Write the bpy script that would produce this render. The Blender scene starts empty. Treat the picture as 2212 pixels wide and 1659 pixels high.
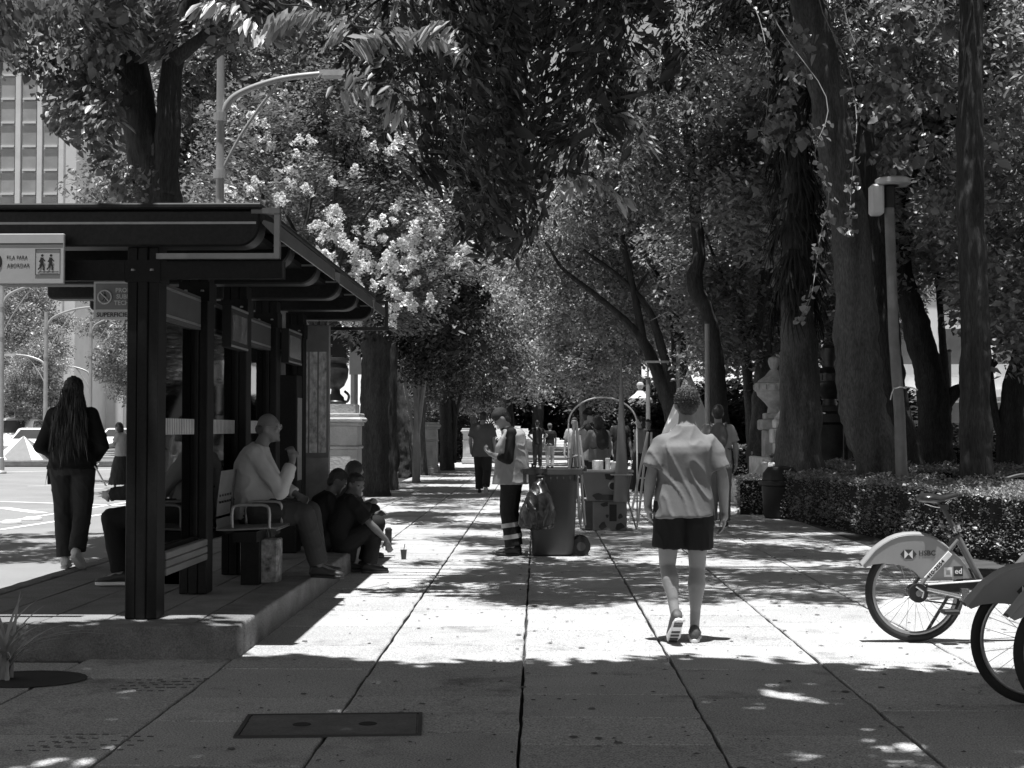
import bpy, bmesh, math, random
import numpy as np
from mathutils import Vector, Matrix, Euler, noise
R = math.radians
S = bpy.context.scene
C = S.collection
rnd = random.Random(7)
# ---------------------------------------------------------------- camera
CAM_H = 1.4
FPX = 3072.0                                   # focal length in pixels of a 2212 px wide picture
CAM_E = Euler((R(91.80), 0, R(1.007)))
cd = bpy.data.cameras.new('camera')
cd.lens = 50.0; cd.sensor_width = 36.0; cd.clip_start = 0.1; cd.clip_end = 3000
cam = bpy.data.objects.new('camera', cd); C.objects.link(cam)
cam.location = (0, 0, CAM_H); cam.rotation_euler = CAM_E
S.camera = cam
# ---------------------------------------------------------------- sky and sun
SUN_EL, SUN_AZ = 82.5, 188.0                   # azimuth clockwise from +Y: sun stands almost overhead, a little behind the camera
w = bpy.data.worlds.new('World'); S.world = w; w.use_nodes = True
nt = w.node_tree; bg = nt.nodes['Background']
sky = nt.nodes.new('ShaderNodeTexSky'); sky.sky_type = 'NISHITA'; sky.sun_disc = False
sky.sun_elevation = R(SUN_EL); sky.sun_rotation = R(SUN_AZ); sky.altitude = 2200
bw = nt.nodes.new('ShaderNodeRGBToBW')         # black and white photograph
nt.links.new(sky.outputs[0], bw.inputs[0]); nt.links.new(bw.outputs[0], bg.inputs[0])
bg.inputs[1].default_value = 0.10
sd = bpy.data.lights.new('sun', 'SUN'); sd.energy = 5.0; sd.angle = R(0.53); sd.color = (1, 1, 1)
sun = bpy.data.objects.new('sun', sd); C.objects.link(sun)
sdir = Vector((math.sin(R(SUN_AZ)) * math.cos(R(SUN_EL)), math.cos(R(SUN_AZ)) * math.cos(R(SUN_EL)), math.sin(R(SUN_EL))))
sun.rotation_euler = sdir.to_track_quat('Z', 'Y').to_euler(); sun.location = (0, 0, 30)
S.view_settings.view_transform = 'Standard'; S.view_settings.look = 'None'
S.view_settings.exposure = 0.75; S.view_settings.gamma = 1
S.view_settings.use_curve_mapping = False
S.render.engine = 'CYCLES'
S.cycles.max_bounces = 6; S.cycles.diffuse_bounces = 2; S.cycles.glossy_bounces = 2
S.cycles.transmission_bounces = 4; S.cycles.transparent_max_bounces = 6
S.cycles.use_denoising = True
# ---------------------------------------------------------------- survey helpers (pixel of the 2212 x 1659 view -> place)
CR = CAM_E.to_matrix(); CO = Vector((0, 0, CAM_H))
def ray(x, y): return CR @ Vector(((x - 1106) / FPX, -(y - 829.5) / FPX, -1))
def at(x, y, Y):
    d = ray(x, y); return CO + d * (Y / d.y)
def gp(x, y, z=0.0):
    d = ray(x, y); return CO + d * ((z - CAM_H) / d.z)
# ---------------------------------------------------------------- materials
MATS = {}
def M(name, v, rough=.65, var=.22, scale=6.0, bump=0.0, bscale=60.0, metal=0.0, spec=.4, stretch=(1, 1, 1), rand=0.0, speck=0.0, sscale=300.0, coat=0.0, stain=0.0):
    if name in MATS: return MATS[name]
    m = bpy.data.materials.new(name); m.use_nodes = True; MATS[name] = m
    t = m.node_tree; n = t.nodes; L = t.links.new; p = n['Principled BSDF']
    p.inputs['Roughness'].default_value = rough; p.inputs['Metallic'].default_value = metal
    p.inputs['Specular IOR Level'].default_value = spec; p.inputs['Coat Weight'].default_value = coat
    tc = n.new('ShaderNodeTexCoord'); mp = n.new('ShaderNodeMapping'); mp.inputs['Scale'].default_value = stretch
    oi = n.new('ShaderNodeObjectInfo'); ad = n.new('ShaderNodeVectorMath'); ad.operation = 'ADD'
    sc = n.new('ShaderNodeMath'); sc.operation = 'MULTIPLY'; sc.inputs[1].default_value = 57.0
    L(oi.outputs['Random'], sc.inputs[0]); L(sc.outputs[0], ad.inputs[1]); L(tc.outputs['Object'], ad.inputs[0]); L(ad.outputs[0], mp.inputs[0])
    ns = n.new('ShaderNodeTexNoise'); ns.inputs['Scale'].default_value = scale; ns.inputs['Detail'].default_value = 5; ns.inputs['Roughness'].default_value = .6
    L(mp.outputs[0], ns.inputs['Vector'])
    mr = n.new('ShaderNodeMapRange'); mr.inputs[1].default_value = .25; mr.inputs[2].default_value = .75
    mr.inputs[3].default_value = v * (1 - var); mr.inputs[4].default_value = v * (1 + var); L(ns.outputs[0], mr.inputs[0])
    out = mr.outputs[0]
    def mul(a, b):
        q = n.new('ShaderNodeMath'); q.operation = 'MULTIPLY'; L(a, q.inputs[0]); L(b, q.inputs[1]); return q.outputs[0]
    if rand:
        r = n.new('ShaderNodeMapRange'); r.inputs[3].default_value = 1 - rand; r.inputs[4].default_value = 1 + rand; L(oi.outputs['Random'], r.inputs[0]); out = mul(out, r.outputs[0])
    if speck:
        s = n.new('ShaderNodeTexNoise'); s.inputs['Scale'].default_value = sscale; s.inputs['Detail'].default_value = 2; L(mp.outputs[0], s.inputs['Vector'])
        r = n.new('ShaderNodeMapRange'); r.inputs[1].default_value = .3; r.inputs[2].default_value = .7; r.inputs[3].default_value = 1 - speck; r.inputs[4].default_value = 1 + speck; L(s.outputs[0], r.inputs[0]); out = mul(out, r.outputs[0])
    if stain:
        s = n.new('ShaderNodeTexNoise'); s.inputs['Scale'].default_value = 1.7; s.inputs['Detail'].default_value = 6; s.inputs['Roughness'].default_value = .7; L(mp.outputs[0], s.inputs['Vector'])
        r = n.new('ShaderNodeMapRange'); r.inputs[1].default_value = .56; r.inputs[2].default_value = .72; r.inputs[3].default_value = 1; r.inputs[4].default_value = 1 - stain; L(s.outputs[0], r.inputs[0]); out = mul(out, r.outputs[0])
    L(out, p.inputs['Base Color'])
    if bump:
        b = n.new('ShaderNodeBump'); b.inputs['Strength'].default_value = bump; b.inputs['Distance'].default_value = .02
        s = n.new('ShaderNodeTexNoise'); s.inputs['Scale'].default_value = bscale; s.inputs['Detail'].default_value = 4; L(mp.outputs[0], s.inputs['Vector'])
        L(s.outputs[0], b.inputs['Height']); L(b.outputs[0], p.inputs['Normal'])
    return m
def MLEAF(name, v, var=.45, trans=.3, rough=.4, gloss=.5):
    if name in MATS: return MATS[name]
    m = bpy.data.materials.new(name); m.use_nodes = True; MATS[name] = m
    t = m.node_tree; n = t.nodes; L = t.links.new; p = n['Principled BSDF']
    g = n.new('ShaderNodeNewGeometry'); mr = n.new('ShaderNodeMapRange')
    mr.inputs[3].default_value = v * (1 - var); mr.inputs[4].default_value = v * (1 + var)
    L(g.outputs['Random Per Island'], mr.inputs[0]); L(mr.outputs[0], p.inputs['Base Color'])
    p.inputs['Roughness'].default_value = rough; p.inputs['Specular IOR Level'].default_value = gloss
    tr = n.new('ShaderNodeBsdfTranslucent'); L(mr.outputs[0], tr.inputs['Color'])
    mx = n.new('ShaderNodeMixShader'); mx.inputs[0].default_value = trans
    L(p.outputs[0], mx.inputs[1]); L(tr.outputs[0], mx.inputs[2]); L(mx.outputs[0], n['Material Output'].inputs['Surface'])
    return m
def MGLASS(name, tint=.8, refl=.12):
    if name in MATS: return MATS[name]
    m = bpy.data.materials.new(name); m.use_nodes = True; MATS[name] = m
    t = m.node_tree; n = t.nodes; L = t.links.new; n.remove(n['Principled BSDF'])
    a = n.new('ShaderNodeBsdfTransparent'); a.inputs[0].default_value = (tint,) * 3 + (1,)
    b = n.new('ShaderNodeBsdfGlossy'); b.inputs['Roughness'].default_value = .03; b.inputs[0].default_value = (.9,) * 3 + (1,)
    f = n.new('ShaderNodeFresnel'); f.inputs[0].default_value = 1.5
    q = n.new('ShaderNodeMath'); q.operation = 'ADD'; q.inputs[1].default_value = refl - .04; q.use_clamp = True; L(f.outputs[0], q.inputs[0])
    mx = n.new('ShaderNodeMixShader'); L(q.outputs[0], mx.inputs[0]); L(a.outputs[0], mx.inputs[1]); L(b.outputs[0], mx.inputs[2])
    L(mx.outputs[0], n['Material Output'].inputs['Surface'])
    return m
# ---------------------------------------------------------------- objects
def tag(o, label=None, cat=None, group=None, kind=None):
    if label: o['label'] = label
    if cat: o['category'] = cat
    if group: o['group'] = group
    if kind: o['kind'] = kind
    return o
def empty(name, loc=(0, 0, 0), rz=0.0, label=None, cat=None, group=None):
    o = bpy.data.objects.new(name, None); C.objects.link(o); o.location = loc; o.rotation_euler = (0, 0, rz); o.empty_display_size = .1
    return tag(o, label, cat, group)
def link(name, me, parent=None, loc=None, rot=None, scale=None):
    o = bpy.data.objects.new(name, me); C.objects.link(o)
    if parent: o.parent = parent
    if loc is not None: o.location = loc
    if rot is not None: o.rotation_euler = rot
    if scale is not None: o.scale = scale
    return o
KIDS = {}
def copy_tree(o, parent=None):
    c = o.copy(); C.objects.link(c); c.parent = parent
    for ch in o.children: copy_tree(ch, c)
    return c
def catmull(P, n=6):
    P = [Vector(p) for p in P]; out = []
    if len(P) < 3:
        return [P[0].lerp(P[-1], i / n) for i in range(n + 1)]
    for i in range(len(P) - 1):
        p0 = P[max(i - 1, 0)]; p1 = P[i]; p2 = P[i + 1]; p3 = P[min(i + 2, len(P) - 1)]
        for k in range(n):
            t = k / n
            out.append(.5 * ((2 * p1) + (p2 - p0) * t + (2 * p0 - 5 * p1 + 4 * p2 - p3) * t * t + (3 * p1 - p0 - 3 * p2 + p3) * t ** 3))
    out.append(P[-1]); return out
def frame_of(d, up=None):
    d = d.normalized(); u = Vector(up) if up is not None else (Vector((0, 0, 1)) if abs(d.z) < .9 else Vector((0, 1, 0)))
    x = d.cross(u)
    if x.length < 1e-5: x = d.cross(Vector((1, 0, 0)))
    x.normalize(); y = x.cross(d).normalized(); return x, y
class MB:
    def __init__(s): s.v = []; s.f = []; s.m = []
    def add(s, vs, fs, mi=0, mat=None):
        o = len(s.v)
        if mat is not None: vs = [mat @ Vector(q) for q in vs]
        s.v.extend([tuple(q) for q in vs]); s.f.extend([tuple(i + o for i in q) for q in fs]); s.m.extend([mi] * len(fs)); return s
    def box(s, c, d, rot=None, mi=0):
        hx, hy, hz = d[0] / 2, d[1] / 2, d[2] / 2
        vs = [(x * hx, y * hy, z * hz) for z in (-1, 1) for x, y in ((-1, -1), (1, -1), (1, 1), (-1, 1))]
        T = Matrix.Translation(Vector(c)) @ (Euler(rot).to_matrix().to_4x4() if rot is not None else Matrix())
        return s.add(vs, [(3, 2, 1, 0), (4, 5, 6, 7), (0, 1, 5, 4), (1, 2, 6, 5), (2, 3, 7, 6), (3, 0, 4, 7)], mi, T)
    def bb(s, lo, hi, mi=0):
        return s.box([(a + b) / 2 for a, b in zip(lo, hi)], [abs(b - a) for a, b in zip(lo, hi)], None, mi)
    def rings(s, rings, mi=0, cap0=True, cap1=True, loop=False):
        n = len(rings[0]); vs = [q for r in rings for q in r]; fs = []
        k = len(rings)
        for i in range(k if loop else k - 1):
            a = i * n; b = ((i + 1) % k) * n
            for j in range(n): fs.append((a + j, a + (j + 1) % n, b + (j + 1) % n, b + j))
        if not loop:
            if cap0: fs.append(tuple(range(n - 1, -1, -1)))
            if cap1: fs.append(tuple(range((k - 1) * n, k * n)))
        return s.add(vs, fs, mi)
    def tube(s, path, rad, n=10, mi=0, up=None, loop=False, flat=1.0, jit=0, jf=3.0, ridge=0):
        path = [Vector(p) for p in path]
        if not hasattr(rad, '__len__'): rad = [rad] * len(path)
        elif len(rad) != len(path):
            xs = np.linspace(0, 1, len(rad)); rad = list(np.interp(np.linspace(0, 1, len(path)), xs, rad))
        rs = []; K = len(path); px = None
        for i, p in enumerate(path):
            if loop: d = path[(i + 1) % K] - path[(i - 1) % K]
            else: d = path[min(i + 1, K - 1)] - path[max(i - 1, 0)]
            if px is None: x, y = frame_of(d, up)
            else:
                d.normalize(); x = (px - d * px.dot(d)).normalized(); y = x.cross(d)
            px = x; ring = []
            for j in range(n):
                a = 2 * math.pi * j / n; q = x * math.cos(a) + y * math.sin(a) * flat; r = rad[i]
                if jit: r *= 1 + jit * noise.noise((p + q * rad[i]) * jf) + .5 * jit * noise.noise((p + q * rad[i]) * jf * 3.1)
                if ridge: r *= 1 + ridge * (abs(noise.noise(Vector((math.cos(a) * 4.5, math.sin(a) * 4.5, p.z * 1.6 + p.x)))) * 2.2 - .5) + ridge * .6 * noise.noise(Vector((math.cos(a) * 11, math.sin(a) * 11, p.z * 5)))
                ring.append(p + q * r)
            rs.append(ring[::-1])
        return s.rings(rs, mi, loop=loop)
    def seg(s, p0, p1, r0, r1, n=14, f0=False, f1=False, mi=0, k=4):
        p0 = Vector(p0); p1 = Vector(p1); d = (p1 - p0)
        if d.length < 1e-6: d = Vector((0, 0, 1e-4))
        u = d.normalized(); x, y = frame_of(d); pts = []
        if not f0:
            for i in range(k): a = R(90 - 90 * (i + .35) / k); pts.append((p0 - u * r0 * math.sin(a), r0 * math.cos(a)))
        pts.append((p0, r0)); pts.append((p1, r1))
        if not f1:
            for i in range(k): a = R(90 * (i + 1 - .35) / k); pts.append((p1 + u * r1 * math.sin(a), r1 * math.cos(a)))
        rs = [[c + (x * math.cos(2 * math.pi * j / n) + y * math.sin(2 * math.pi * j / n)) * r for j in range(n)][::-1] for c, r in pts]
        return s.rings(rs, mi)
    def ell(s, c, r, rot=None, n=14, m=9, mi=0):
        T = Matrix.Translation(Vector(c)) @ (rot.to_4x4() if rot is not None else Matrix()); rs = []
        for i in range(m):
            a = -math.pi / 2 + math.pi * (i + .3) / (m - .4)
            rs.append([T @ Vector((r[0] * math.cos(a) * math.cos(2 * math.pi * j / n), r[1] * math.cos(a) * math.sin(2 * math.pi * j / n), r[2] * math.sin(a))) for j in range(n)])
        return s.rings(rs, mi)
    def loft(s, secs, n=20, mi=0, up=(0, 0, 1)):
        # secs: (centre, x axis unit, y axis unit, rx, ry)
        rs = []
        for c, x, y, rx, ry in secs:
            rs.append([Vector(c) + Vector(x) * rx * math.cos(2 * math.pi * j / n) + Vector(y) * ry * math.sin(2 * math.pi * j / n) for j in range(n)])
        return s.rings(rs, mi)
    def lathe(s, prof, c=(0, 0, 0), n=24, mi=0):
        c = Vector(c); return s.rings([[c + Vector((r * math.cos(2 * math.pi * j / n), r * math.sin(2 * math.pi * j / n), z)) for j in range(n)] for r, z in prof], mi)
    def prism(s, poly, o, ax, ay, az, mi=0):
        # poly of (a,b) in the plane ax, ay from o, thickened along az (vector with length)
        o = Vector(o); ax = Vector(ax); ay = Vector(ay); az = Vector(az); n = len(poly)
        lo = [o + ax * a + ay * b for a, b in poly]; hi = [q + az for q in lo]
        fs = [tuple(range(n - 1, -1, -1)), tuple(range(n, 2 * n))] + [(i, (i + 1) % n, n + (i + 1) % n, n + i) for i in range(n)]
        return s.add(lo + hi, fs, mi)
    def mesh(s, name, mats, smooth=None, bevel=0, fix=True):
        me = bpy.data.meshes.new(name); me.from_pydata(s.v, [], s.f)
        mats = mats if isinstance(mats, (list, tuple)) else [mats]
        for q in mats: me.materials.append(q)
        if len(mats) > 1: me.polygons.foreach_set('material_index', s.m)
        if fix or bevel:
            b = bmesh.new(); b.from_mesh(me)
            if fix: bmesh.ops.recalc_face_normals(b, faces=b.faces)
            if bevel:
                es = [e for e in b.edges if len(e.link_faces) == 2 and e.calc_face_angle(0) > .6]
                bmesh.ops.bevel(b, geom=es, offset=bevel, segments=1, affect='EDGES', profile=.7, clamp_overlap=True)
            b.to_mesh(me); b.free()
        if smooth is not None:
            me.polygons.foreach_set('use_smooth', [True] * len(me.polygons))
            if smooth < 180: me.set_sharp_from_angle(angle=R(smooth))
        me.update(); return me
    def obj(s, name, mats, parent=None, smooth=None, bevel=0, **k):
        return link(name, s.mesh(name, mats, smooth, bevel), parent, **k)
def tri_mesh(name, co, tri, mat, quad=False, smooth=False):
    me = bpy.data.meshes.new(name); co = np.asarray(co, np.float32); tri = np.asarray(tri, np.int32)
    k = tri.shape[1]; me.vertices.add(len(co)); me.vertices.foreach_set('co', co.ravel())
    me.loops.add(tri.size); me.loops.foreach_set('vertex_index', tri.ravel())
    me.polygons.add(len(tri)); me.polygons.foreach_set('loop_start', np.arange(0, tri.size, k, dtype=np.int32))
    if smooth: me.polygons.foreach_set('use_smooth', np.ones(len(tri), bool))
    me.materials.append(mat); me.update(calc_edges=True); return me
TS = bpy.data.scenes.new('workbench'); TL = TS.view_layers[0]     # scratch scene: meshes are evaluated there, it is removed at the end
def evaluated(o):
    TL.update(); dg = TL.depsgraph; dg.update(); return bpy.data.meshes.new_from_object(o.evaluated_get(dg))
def remesh(mb, name, mat, vox=.012, it=4, wrinkle=0.0, wk=(9, 9, 4), seed=0.0, fac=.5):
    me = mb.mesh('tmp', mat)
    o = bpy.data.objects.new('tmp', me); TS.collection.objects.link(o)
    q = o.modifiers.new('r', 'REMESH'); q.mode = 'VOXEL'; q.voxel_size = vox; q.use_smooth_shade = True
    if it:
        q = o.modifiers.new('s', 'SMOOTH'); q.factor = fac; q.iterations = it
    out = evaluated(o); out.name = name
    bpy.data.objects.remove(o); bpy.data.meshes.remove(me)
    if wrinkle:
        n = len(out.vertices); co = np.zeros(n * 3, np.float32); no = np.zeros(n * 3, np.float32); out.vertices.foreach_get('co', co); out.vertices.foreach_get('normal', no); co = co.reshape(-1, 3); no = no.reshape(-1, 3); dd = np.zeros(n, np.float32)
        for i in range(n):
            c = Vector(co[i].tolist()); sl = .8 * noise.noise(c * 2.2 + Vector((seed, 0, 0)))      # folds run slanting, their slope drifting over the cloth
            p = Vector((c.x * wk[0] + sl * 2 + seed, c.y * wk[1], c.z * wk[2] + (c.x * wk[0] * .6) * (1 + sl)))
            d = noise.noise(p); dd[i] = (1 - min(1, abs(d) * 3.2)) ** 2 * 1.1 - .3 + .5 * noise.noise(p * .5)
        out.vertices.foreach_set('co', (co + no * (wrinkle * dd)[:, None]).ravel())
        out.update()
    if not out.materials: out.materials.append(mat)
    out.polygons.foreach_set('use_smooth', [True] * len(out.polygons))
    return out
def text(s, size, mat, parent, loc, rot, name='lettering', ext=.0015, align='LEFT', bold=0.0, sx=1.0):
    cu = bpy.data.curves.new('t', 'FONT'); cu.body = s; cu.size = size; cu.extrude = ext; cu.align_x = align; cu.offset = bold; cu.resolution_u = 3
    o = bpy.data.objects.new('t', cu); TS.collection.objects.link(o)
    me = evaluated(o); bpy.data.objects.remove(o); bpy.data.curves.remove(cu)
    me.materials.clear(); me.materials.append(mat)
    return link(name, me, parent, loc, rot, (sx, 1, 1))
# ================================================================ SETTING
def sheet(name, x0, x1, y0, y1, z, mat, label=None):
    o = MB().add([(x0, y0, z), (x1, y0, z), (x1, y1, z), (x0, y1, z)], [(0, 1, 2, 3)]).obj(name, mat)
    return tag(o, label, None, None, 'structure')
m_soil = M('soil', .06, .95, .4, 3, .6, 20)
m_asph = M('asphalt', .23, .9, .18, .6, .3, 120, speck=.25, sscale=160)
m_joint = M('joint dirt', .035, .95, .4, 20)
m_slab = M('slab', .39, .82, .12, 2.5, .30, 200, rand=.10, speck=.55, sscale=120, stain=.5)
m_plat = M('platform concrete', .20, .85, .25, 3, .5, 60, speck=.25, sscale=150, rand=.08, stain=.3)
m_kerb = M('kerb concrete', .17, .9, .35, 5, .9, 45, speck=.3, sscale=120)
m_paint = M('road paint', .75, .7, .15, 4)
tag(sheet('ground', -900, 900, -300, 1500, -.10, m_soil), 'bare ground reaching to the horizon')
sheet('road', -60, -4.32, -20, 260, -.06, m_asph, 'sunlit asphalt road left of the bus stop')
sheet('cross_street', -4.318, 90, 47.2, 66, -.055, m_asph, 'asphalt street crossing beyond the end of the walk')
sheet('garden_soil', 3.95, 60, 5, 47, .004, m_soil, 'dark planting bed soil on the right of the walk')
pav = MB().bb((-4.3, 1.5, -.09), (4.9, 47, -.045)).obj('pavement', m_joint)
tag(pav, 'concrete slab pavement of the tree lined walk', None, None, 'structure')
# ---- paving slabs, each one its own piece
SW = .886; X0 = -.08
def slab_mesh(w, l, seed, bars=False):
    r = random.Random(seed); mb = MB(); n = 5
    def edge(a, b):
        return [(a[0] + (b[0] - a[0]) * i / n + (r.uniform(-.006, .006) if i else 0), a[1] + (b[1] - a[1]) * i / n + (r.uniform(-.0025, .0025) if i else 0)) for i in range(n)]
    c = [(-w / 2, -l / 2), (w / 2, -l / 2), (w / 2, l / 2), (-w / 2, l / 2)]
    ring = edge(c[0], c[1]) + edge(c[1], c[2]) + edge(c[2], c[3]) + edge(c[3], c[0])
    k = 1 - .012 / w
    mb.rings([[(x, y, -.05) for x, y in ring], [(x, y, -.007) for x, y in ring], [(x * k, y * k, 0) for x, y in ring]], cap0=False)
    return mb.mesh('paving_slab', m_slab)
LEN = [.878, .878, .878, .58]
SM = {}
def get_slab(l, i):
    q = (l, i)
    if q not in SM: SM[q] = slab_mesh(SW - .017, l, hash(q) % 999)
    return SM[q]
slabs = []
for k in range(-4, 5):
    xc = X0 + SW * (k + .5); y = 3.2 + rnd.uniform(0, .9)
    while y < 46.3:
        l = rnd.choice(LEN)
        slabs.append((xc, y + l / 2, l)); y += l + .013
def hidden_slab(x, y):
    if x < -2.2 and 8.9 < y < 15.3: return True       # under the platform
    return False
slabs = [s for s in slabs if not hidden_slab(s[0], s[1])]
def in_view(x, y):
    return y > 5.0 and abs(x + .02 * y) < .40 * y + .8
near = sorted([s for s in slabs if in_view(s[0], s[1])], key=lambda s: s[1])
parts_ = near[:296]; far_ = near[296:]
for x, y, l in parts_:
    link('paving_slab', get_slab(l, rnd.randrange(3)), pav, (x, y, rnd.uniform(-.002, .002)), (R(rnd.uniform(-.12, .12)), R(rnd.uniform(-.12, .12)), R(rnd.uniform(-.15, .15))))
mb = MB()
for x, y, l in far_: mb.bb((x - SW / 2 + .008, y - l / 2, -.05), (x + SW / 2 - .008, y + l / 2, rnd.uniform(-.002, .002)))
tag(mb.obj('far_paving_slabs', m_slab, pav), None, None, None, 'stuff')
# tactile bars in the slabs near the tree pit
mb = MB()
for (px, py) in ((300, 1492), (245, 1488), (350, 1485), (40, 1622), (100, 1615), (200, 1620)):
    p = gp(px, py)
    for i in range(4):
        for j in range(3): mb.box((p.x + j * .06 + i * .02, p.y + i * .09, .001), (.028, .012, .005))
tag(mb.obj('tactile_bars', M('tactile bar', .12, .8), pav), None, None, None, 'stuff')
# ---- raised boarding platform
PX0, PX1, PY0, PY1, PZ = -4.05, -1.82, 8.65, 15.7, .2
plat = tag(empty('boarding_platform', (0, 0, 0)), 'raised concrete boarding platform of the bus stop', None, None, 'structure')
mb = MB(); mb.bb((PX0 + .05, PY0 + .05, -.08), (PX1 - .05, PY1 - .05, PZ - .035)); mb.obj('platform_core', m_joint, plat)
def rough_bar(name, lo, hi, parent, mat, seg=16, amp=.012):
    b = bmesh.new(); bmesh.ops.create_cube(b, size=1)
    for v in b.verts: v.co = Vector([lo[i] + (v.co[i] + .5) * (hi[i] - lo[i]) for i in range(3)])
    d = [hi[i] - lo[i] for i in range(3)]; ax = d.index(max(d))
    es = [e for e in b.edges if abs((e.verts[0].co - e.verts[1].co)[ax]) > .5 * d[ax]]
    bmesh.ops.bevel(b, geom=list(b.edges), offset=.022, segments=3, affect='EDGES', profile=.6)
    es = [e for e in b.edges if abs((e.verts[0].co - e.verts[1].co)[ax]) > .5 * d[ax]]
    bmesh.ops.subdivide_edges(b, edges=es, cuts=int(d[ax] / .09), use_grid_fill=True)
    es = [e for e in b.edges if e.calc_length() > .11]
    bmesh.ops.subdivide_edges(b, edges=es, cuts=2, use_grid_fill=True)
    for v in b.verts: v.co += Vector((noise.noise(v.co * 7), noise.noise(v.co * 7 + Vector((9, 0, 0))), noise.noise(v.co * 6 + Vector((0, 9, 0))) * .7)) * amp
    me = bpy.data.meshes.new(name); b.to_mesh(me); b.free(); me.materials.append(mat)
    me.polygons.foreach_set('use_smooth', [True] * len(me.polygons)); return link(name, me, parent)
rough_bar('front_kerb', (PX0, PY0, -.03), (PX1, PY0 + .2, PZ), plat, m_kerb)
rough_bar('side_kerb', (PX1 - .3, PY0 + .203, -.03), (PX1, PY1, PZ), plat, m_kerb, amp=.008)
rough_bar('road_kerb', (PX0, PY0 + .203, -.08), (PX0 + .16, PY1, PZ), plat, m_kerb, amp=.006)
xs = [PX0 + .165, -3.5, -3.1, -2.72, -2.45, PX1 - .305]
for i in range(5):
    y = PY0 + .208 + (.3 if i % 2 else 0); first = True
    if i % 2: MB().bb((xs[i] + .004, PY0 + .208, .1), (xs[i + 1] - .004, y - .008, PZ - .004)).obj('platform_slab', m_plat, plat, bevel=.004)
    while y < PY1 - .1:
        y2 = min(y + 1.2, PY1 - .01)
        MB().bb((xs[i] + .005, y, .1), (xs[i + 1] - .005, y2 - .008, PZ - .003 + rnd.uniform(-.002, .002))).obj('platform_slab', m_plat, plat, bevel=.004)
        y = y2
# ---- kerb between walk and road beyond and before the platform
kb = tag(empty('kerb'), 'low concrete kerb along the road beyond the platform', None, None, 'structure')
for i in range(34):
    y0 = PY1 + .02 + i * 1.2
    MB().bb((-4.5, y0, -.1), (-4.306, y0 + 1.19, .035)).obj('kerb_stone', m_kerb, kb, bevel=.015)
for i in range(10):
    y0 = -2.5 + i * 1.1
    MB().bb((-4.5, y0, -.1), (-4.306, y0 + 1.09, .035)).obj('kerb_stone', m_kerb, kb, bevel=.015)
# ---- road markings and lane studs
rm = tag(empty('road_marking'), 'white painted lane lines and arrows on the road', None, None, 'structure')
def strip(p, q, w, name='paint_line', par=rm, mat=m_paint, z=-.055):
    p = Vector((p[0], p[1], 0)); q = Vector((q[0], q[1], 0)); d = (q - p).normalized(); s = Vector((-d.y, d.x, 0)) * w / 2
    MB().add([(v.x, v.y, z) for v in (p - s, q - s, q + s, p + s)], [(0, 1, 2, 3)]).obj(name, mat, par)
def g2(x, y, z=-.055): v = gp(x, y, z); return (v.x, v.y)
strip(g2(0, 1144), g2(560, 1060), .12); strip(g2(0, 1128), g2(330, 1076), .10)
strip(g2(0, 1083), g2(270, 1092), .14); strip(g2(0, 1096), g2(90, 1108), .25)
strip(g2(60, 1050), g2(260, 1046), .12); strip(g2(120, 1057), g2(300, 1053), .12)
strip(g2(0, 1020), g2(330, 1012), .2)
for px, py in ((70, 1123), (25, 1130), (145, 1112)):
    p = gp(px, py, -.055); MB().lathe([(.16, 0), (.15, .03), (.10, .05), (.02, .055)], (0, 0, 0), 14).obj('lane_stud', M('stud', .6, .5), rm, 40, loc=(p.x, p.y, -.054))
# zebra crossing beyond the walk
zc = tag(empty('zebra_crossing'), 'white striped zebra crossing at the end of the walk', None, None, 'structure')
for i in range(10):
    y = 48.5 + i * 1.7
    MB().add([(-4, y, -.05), (5.5, y, -.05), (5.5, y + .8, -.05), (-4, y + .8, -.05)], [(0, 1, 2, 3)]).obj('zebra_stripe', m_paint, zc)
tag(MB().bb((-60, 66.2, -.09), (90, 110, .06)).obj('far_pavement', M('far paving', .2, .85, .15, 1, speck=.1)), 'pale pavement around the monument steps', None, None, 'structure')
# ---- service cover in the slabs
p = [gp(*q) for q in ((497, 1593), (893, 1580), (926, 1543), (540, 1556))]
cx = sum(q.x for q in p) / 4; cy = sum(q.y for q in p) / 4
mc = tag(empty('service_cover', (cx, cy, .003), R(4)), 'rectangular dark metal service cover set in the slabs', 'cover')
w_, l_ = .80, .46
m_cov = M('cover plate', .12, .7, .35, 5, .3, 30, speck=.2, sscale=90)
MB().bb((-w_ / 2, -l_ / 2, -.004), (w_ / 2, l_ / 2, .004)).obj('plate', m_cov, mc, bevel=.002)
fr = MB()
for a, b in (((-w_ / 2 - .025, -l_ / 2 - .025), (w_ / 2 + .025, -l_ / 2 - .006)), ((-w_ / 2 - .025, l_ / 2 + .006), (w_ / 2 + .025, l_ / 2 + .025))): fr.bb((a[0], a[1], -.004), (b[0], b[1], .006))
for a, b in (((-w_ / 2 - .025, -l_ / 2 - .0055), (-w_ / 2 - .006, l_ / 2 + .0055)), ((w_ / 2 + .006, -l_ / 2 - .0055), (w_ / 2 + .025, l_ / 2 + .0055))): fr.bb((a[0], a[1], -.004), (b[0], b[1], .006))
fr.obj('frame', M('cover frame', .05, .6), mc)
for x in (-.14, .17): MB().lathe([(.045, .0045), (.04, .007), (.01, .006)], (x, .0, 0), 12).obj('lifting_hole', M('hole', .02, .8), mc)
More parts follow.
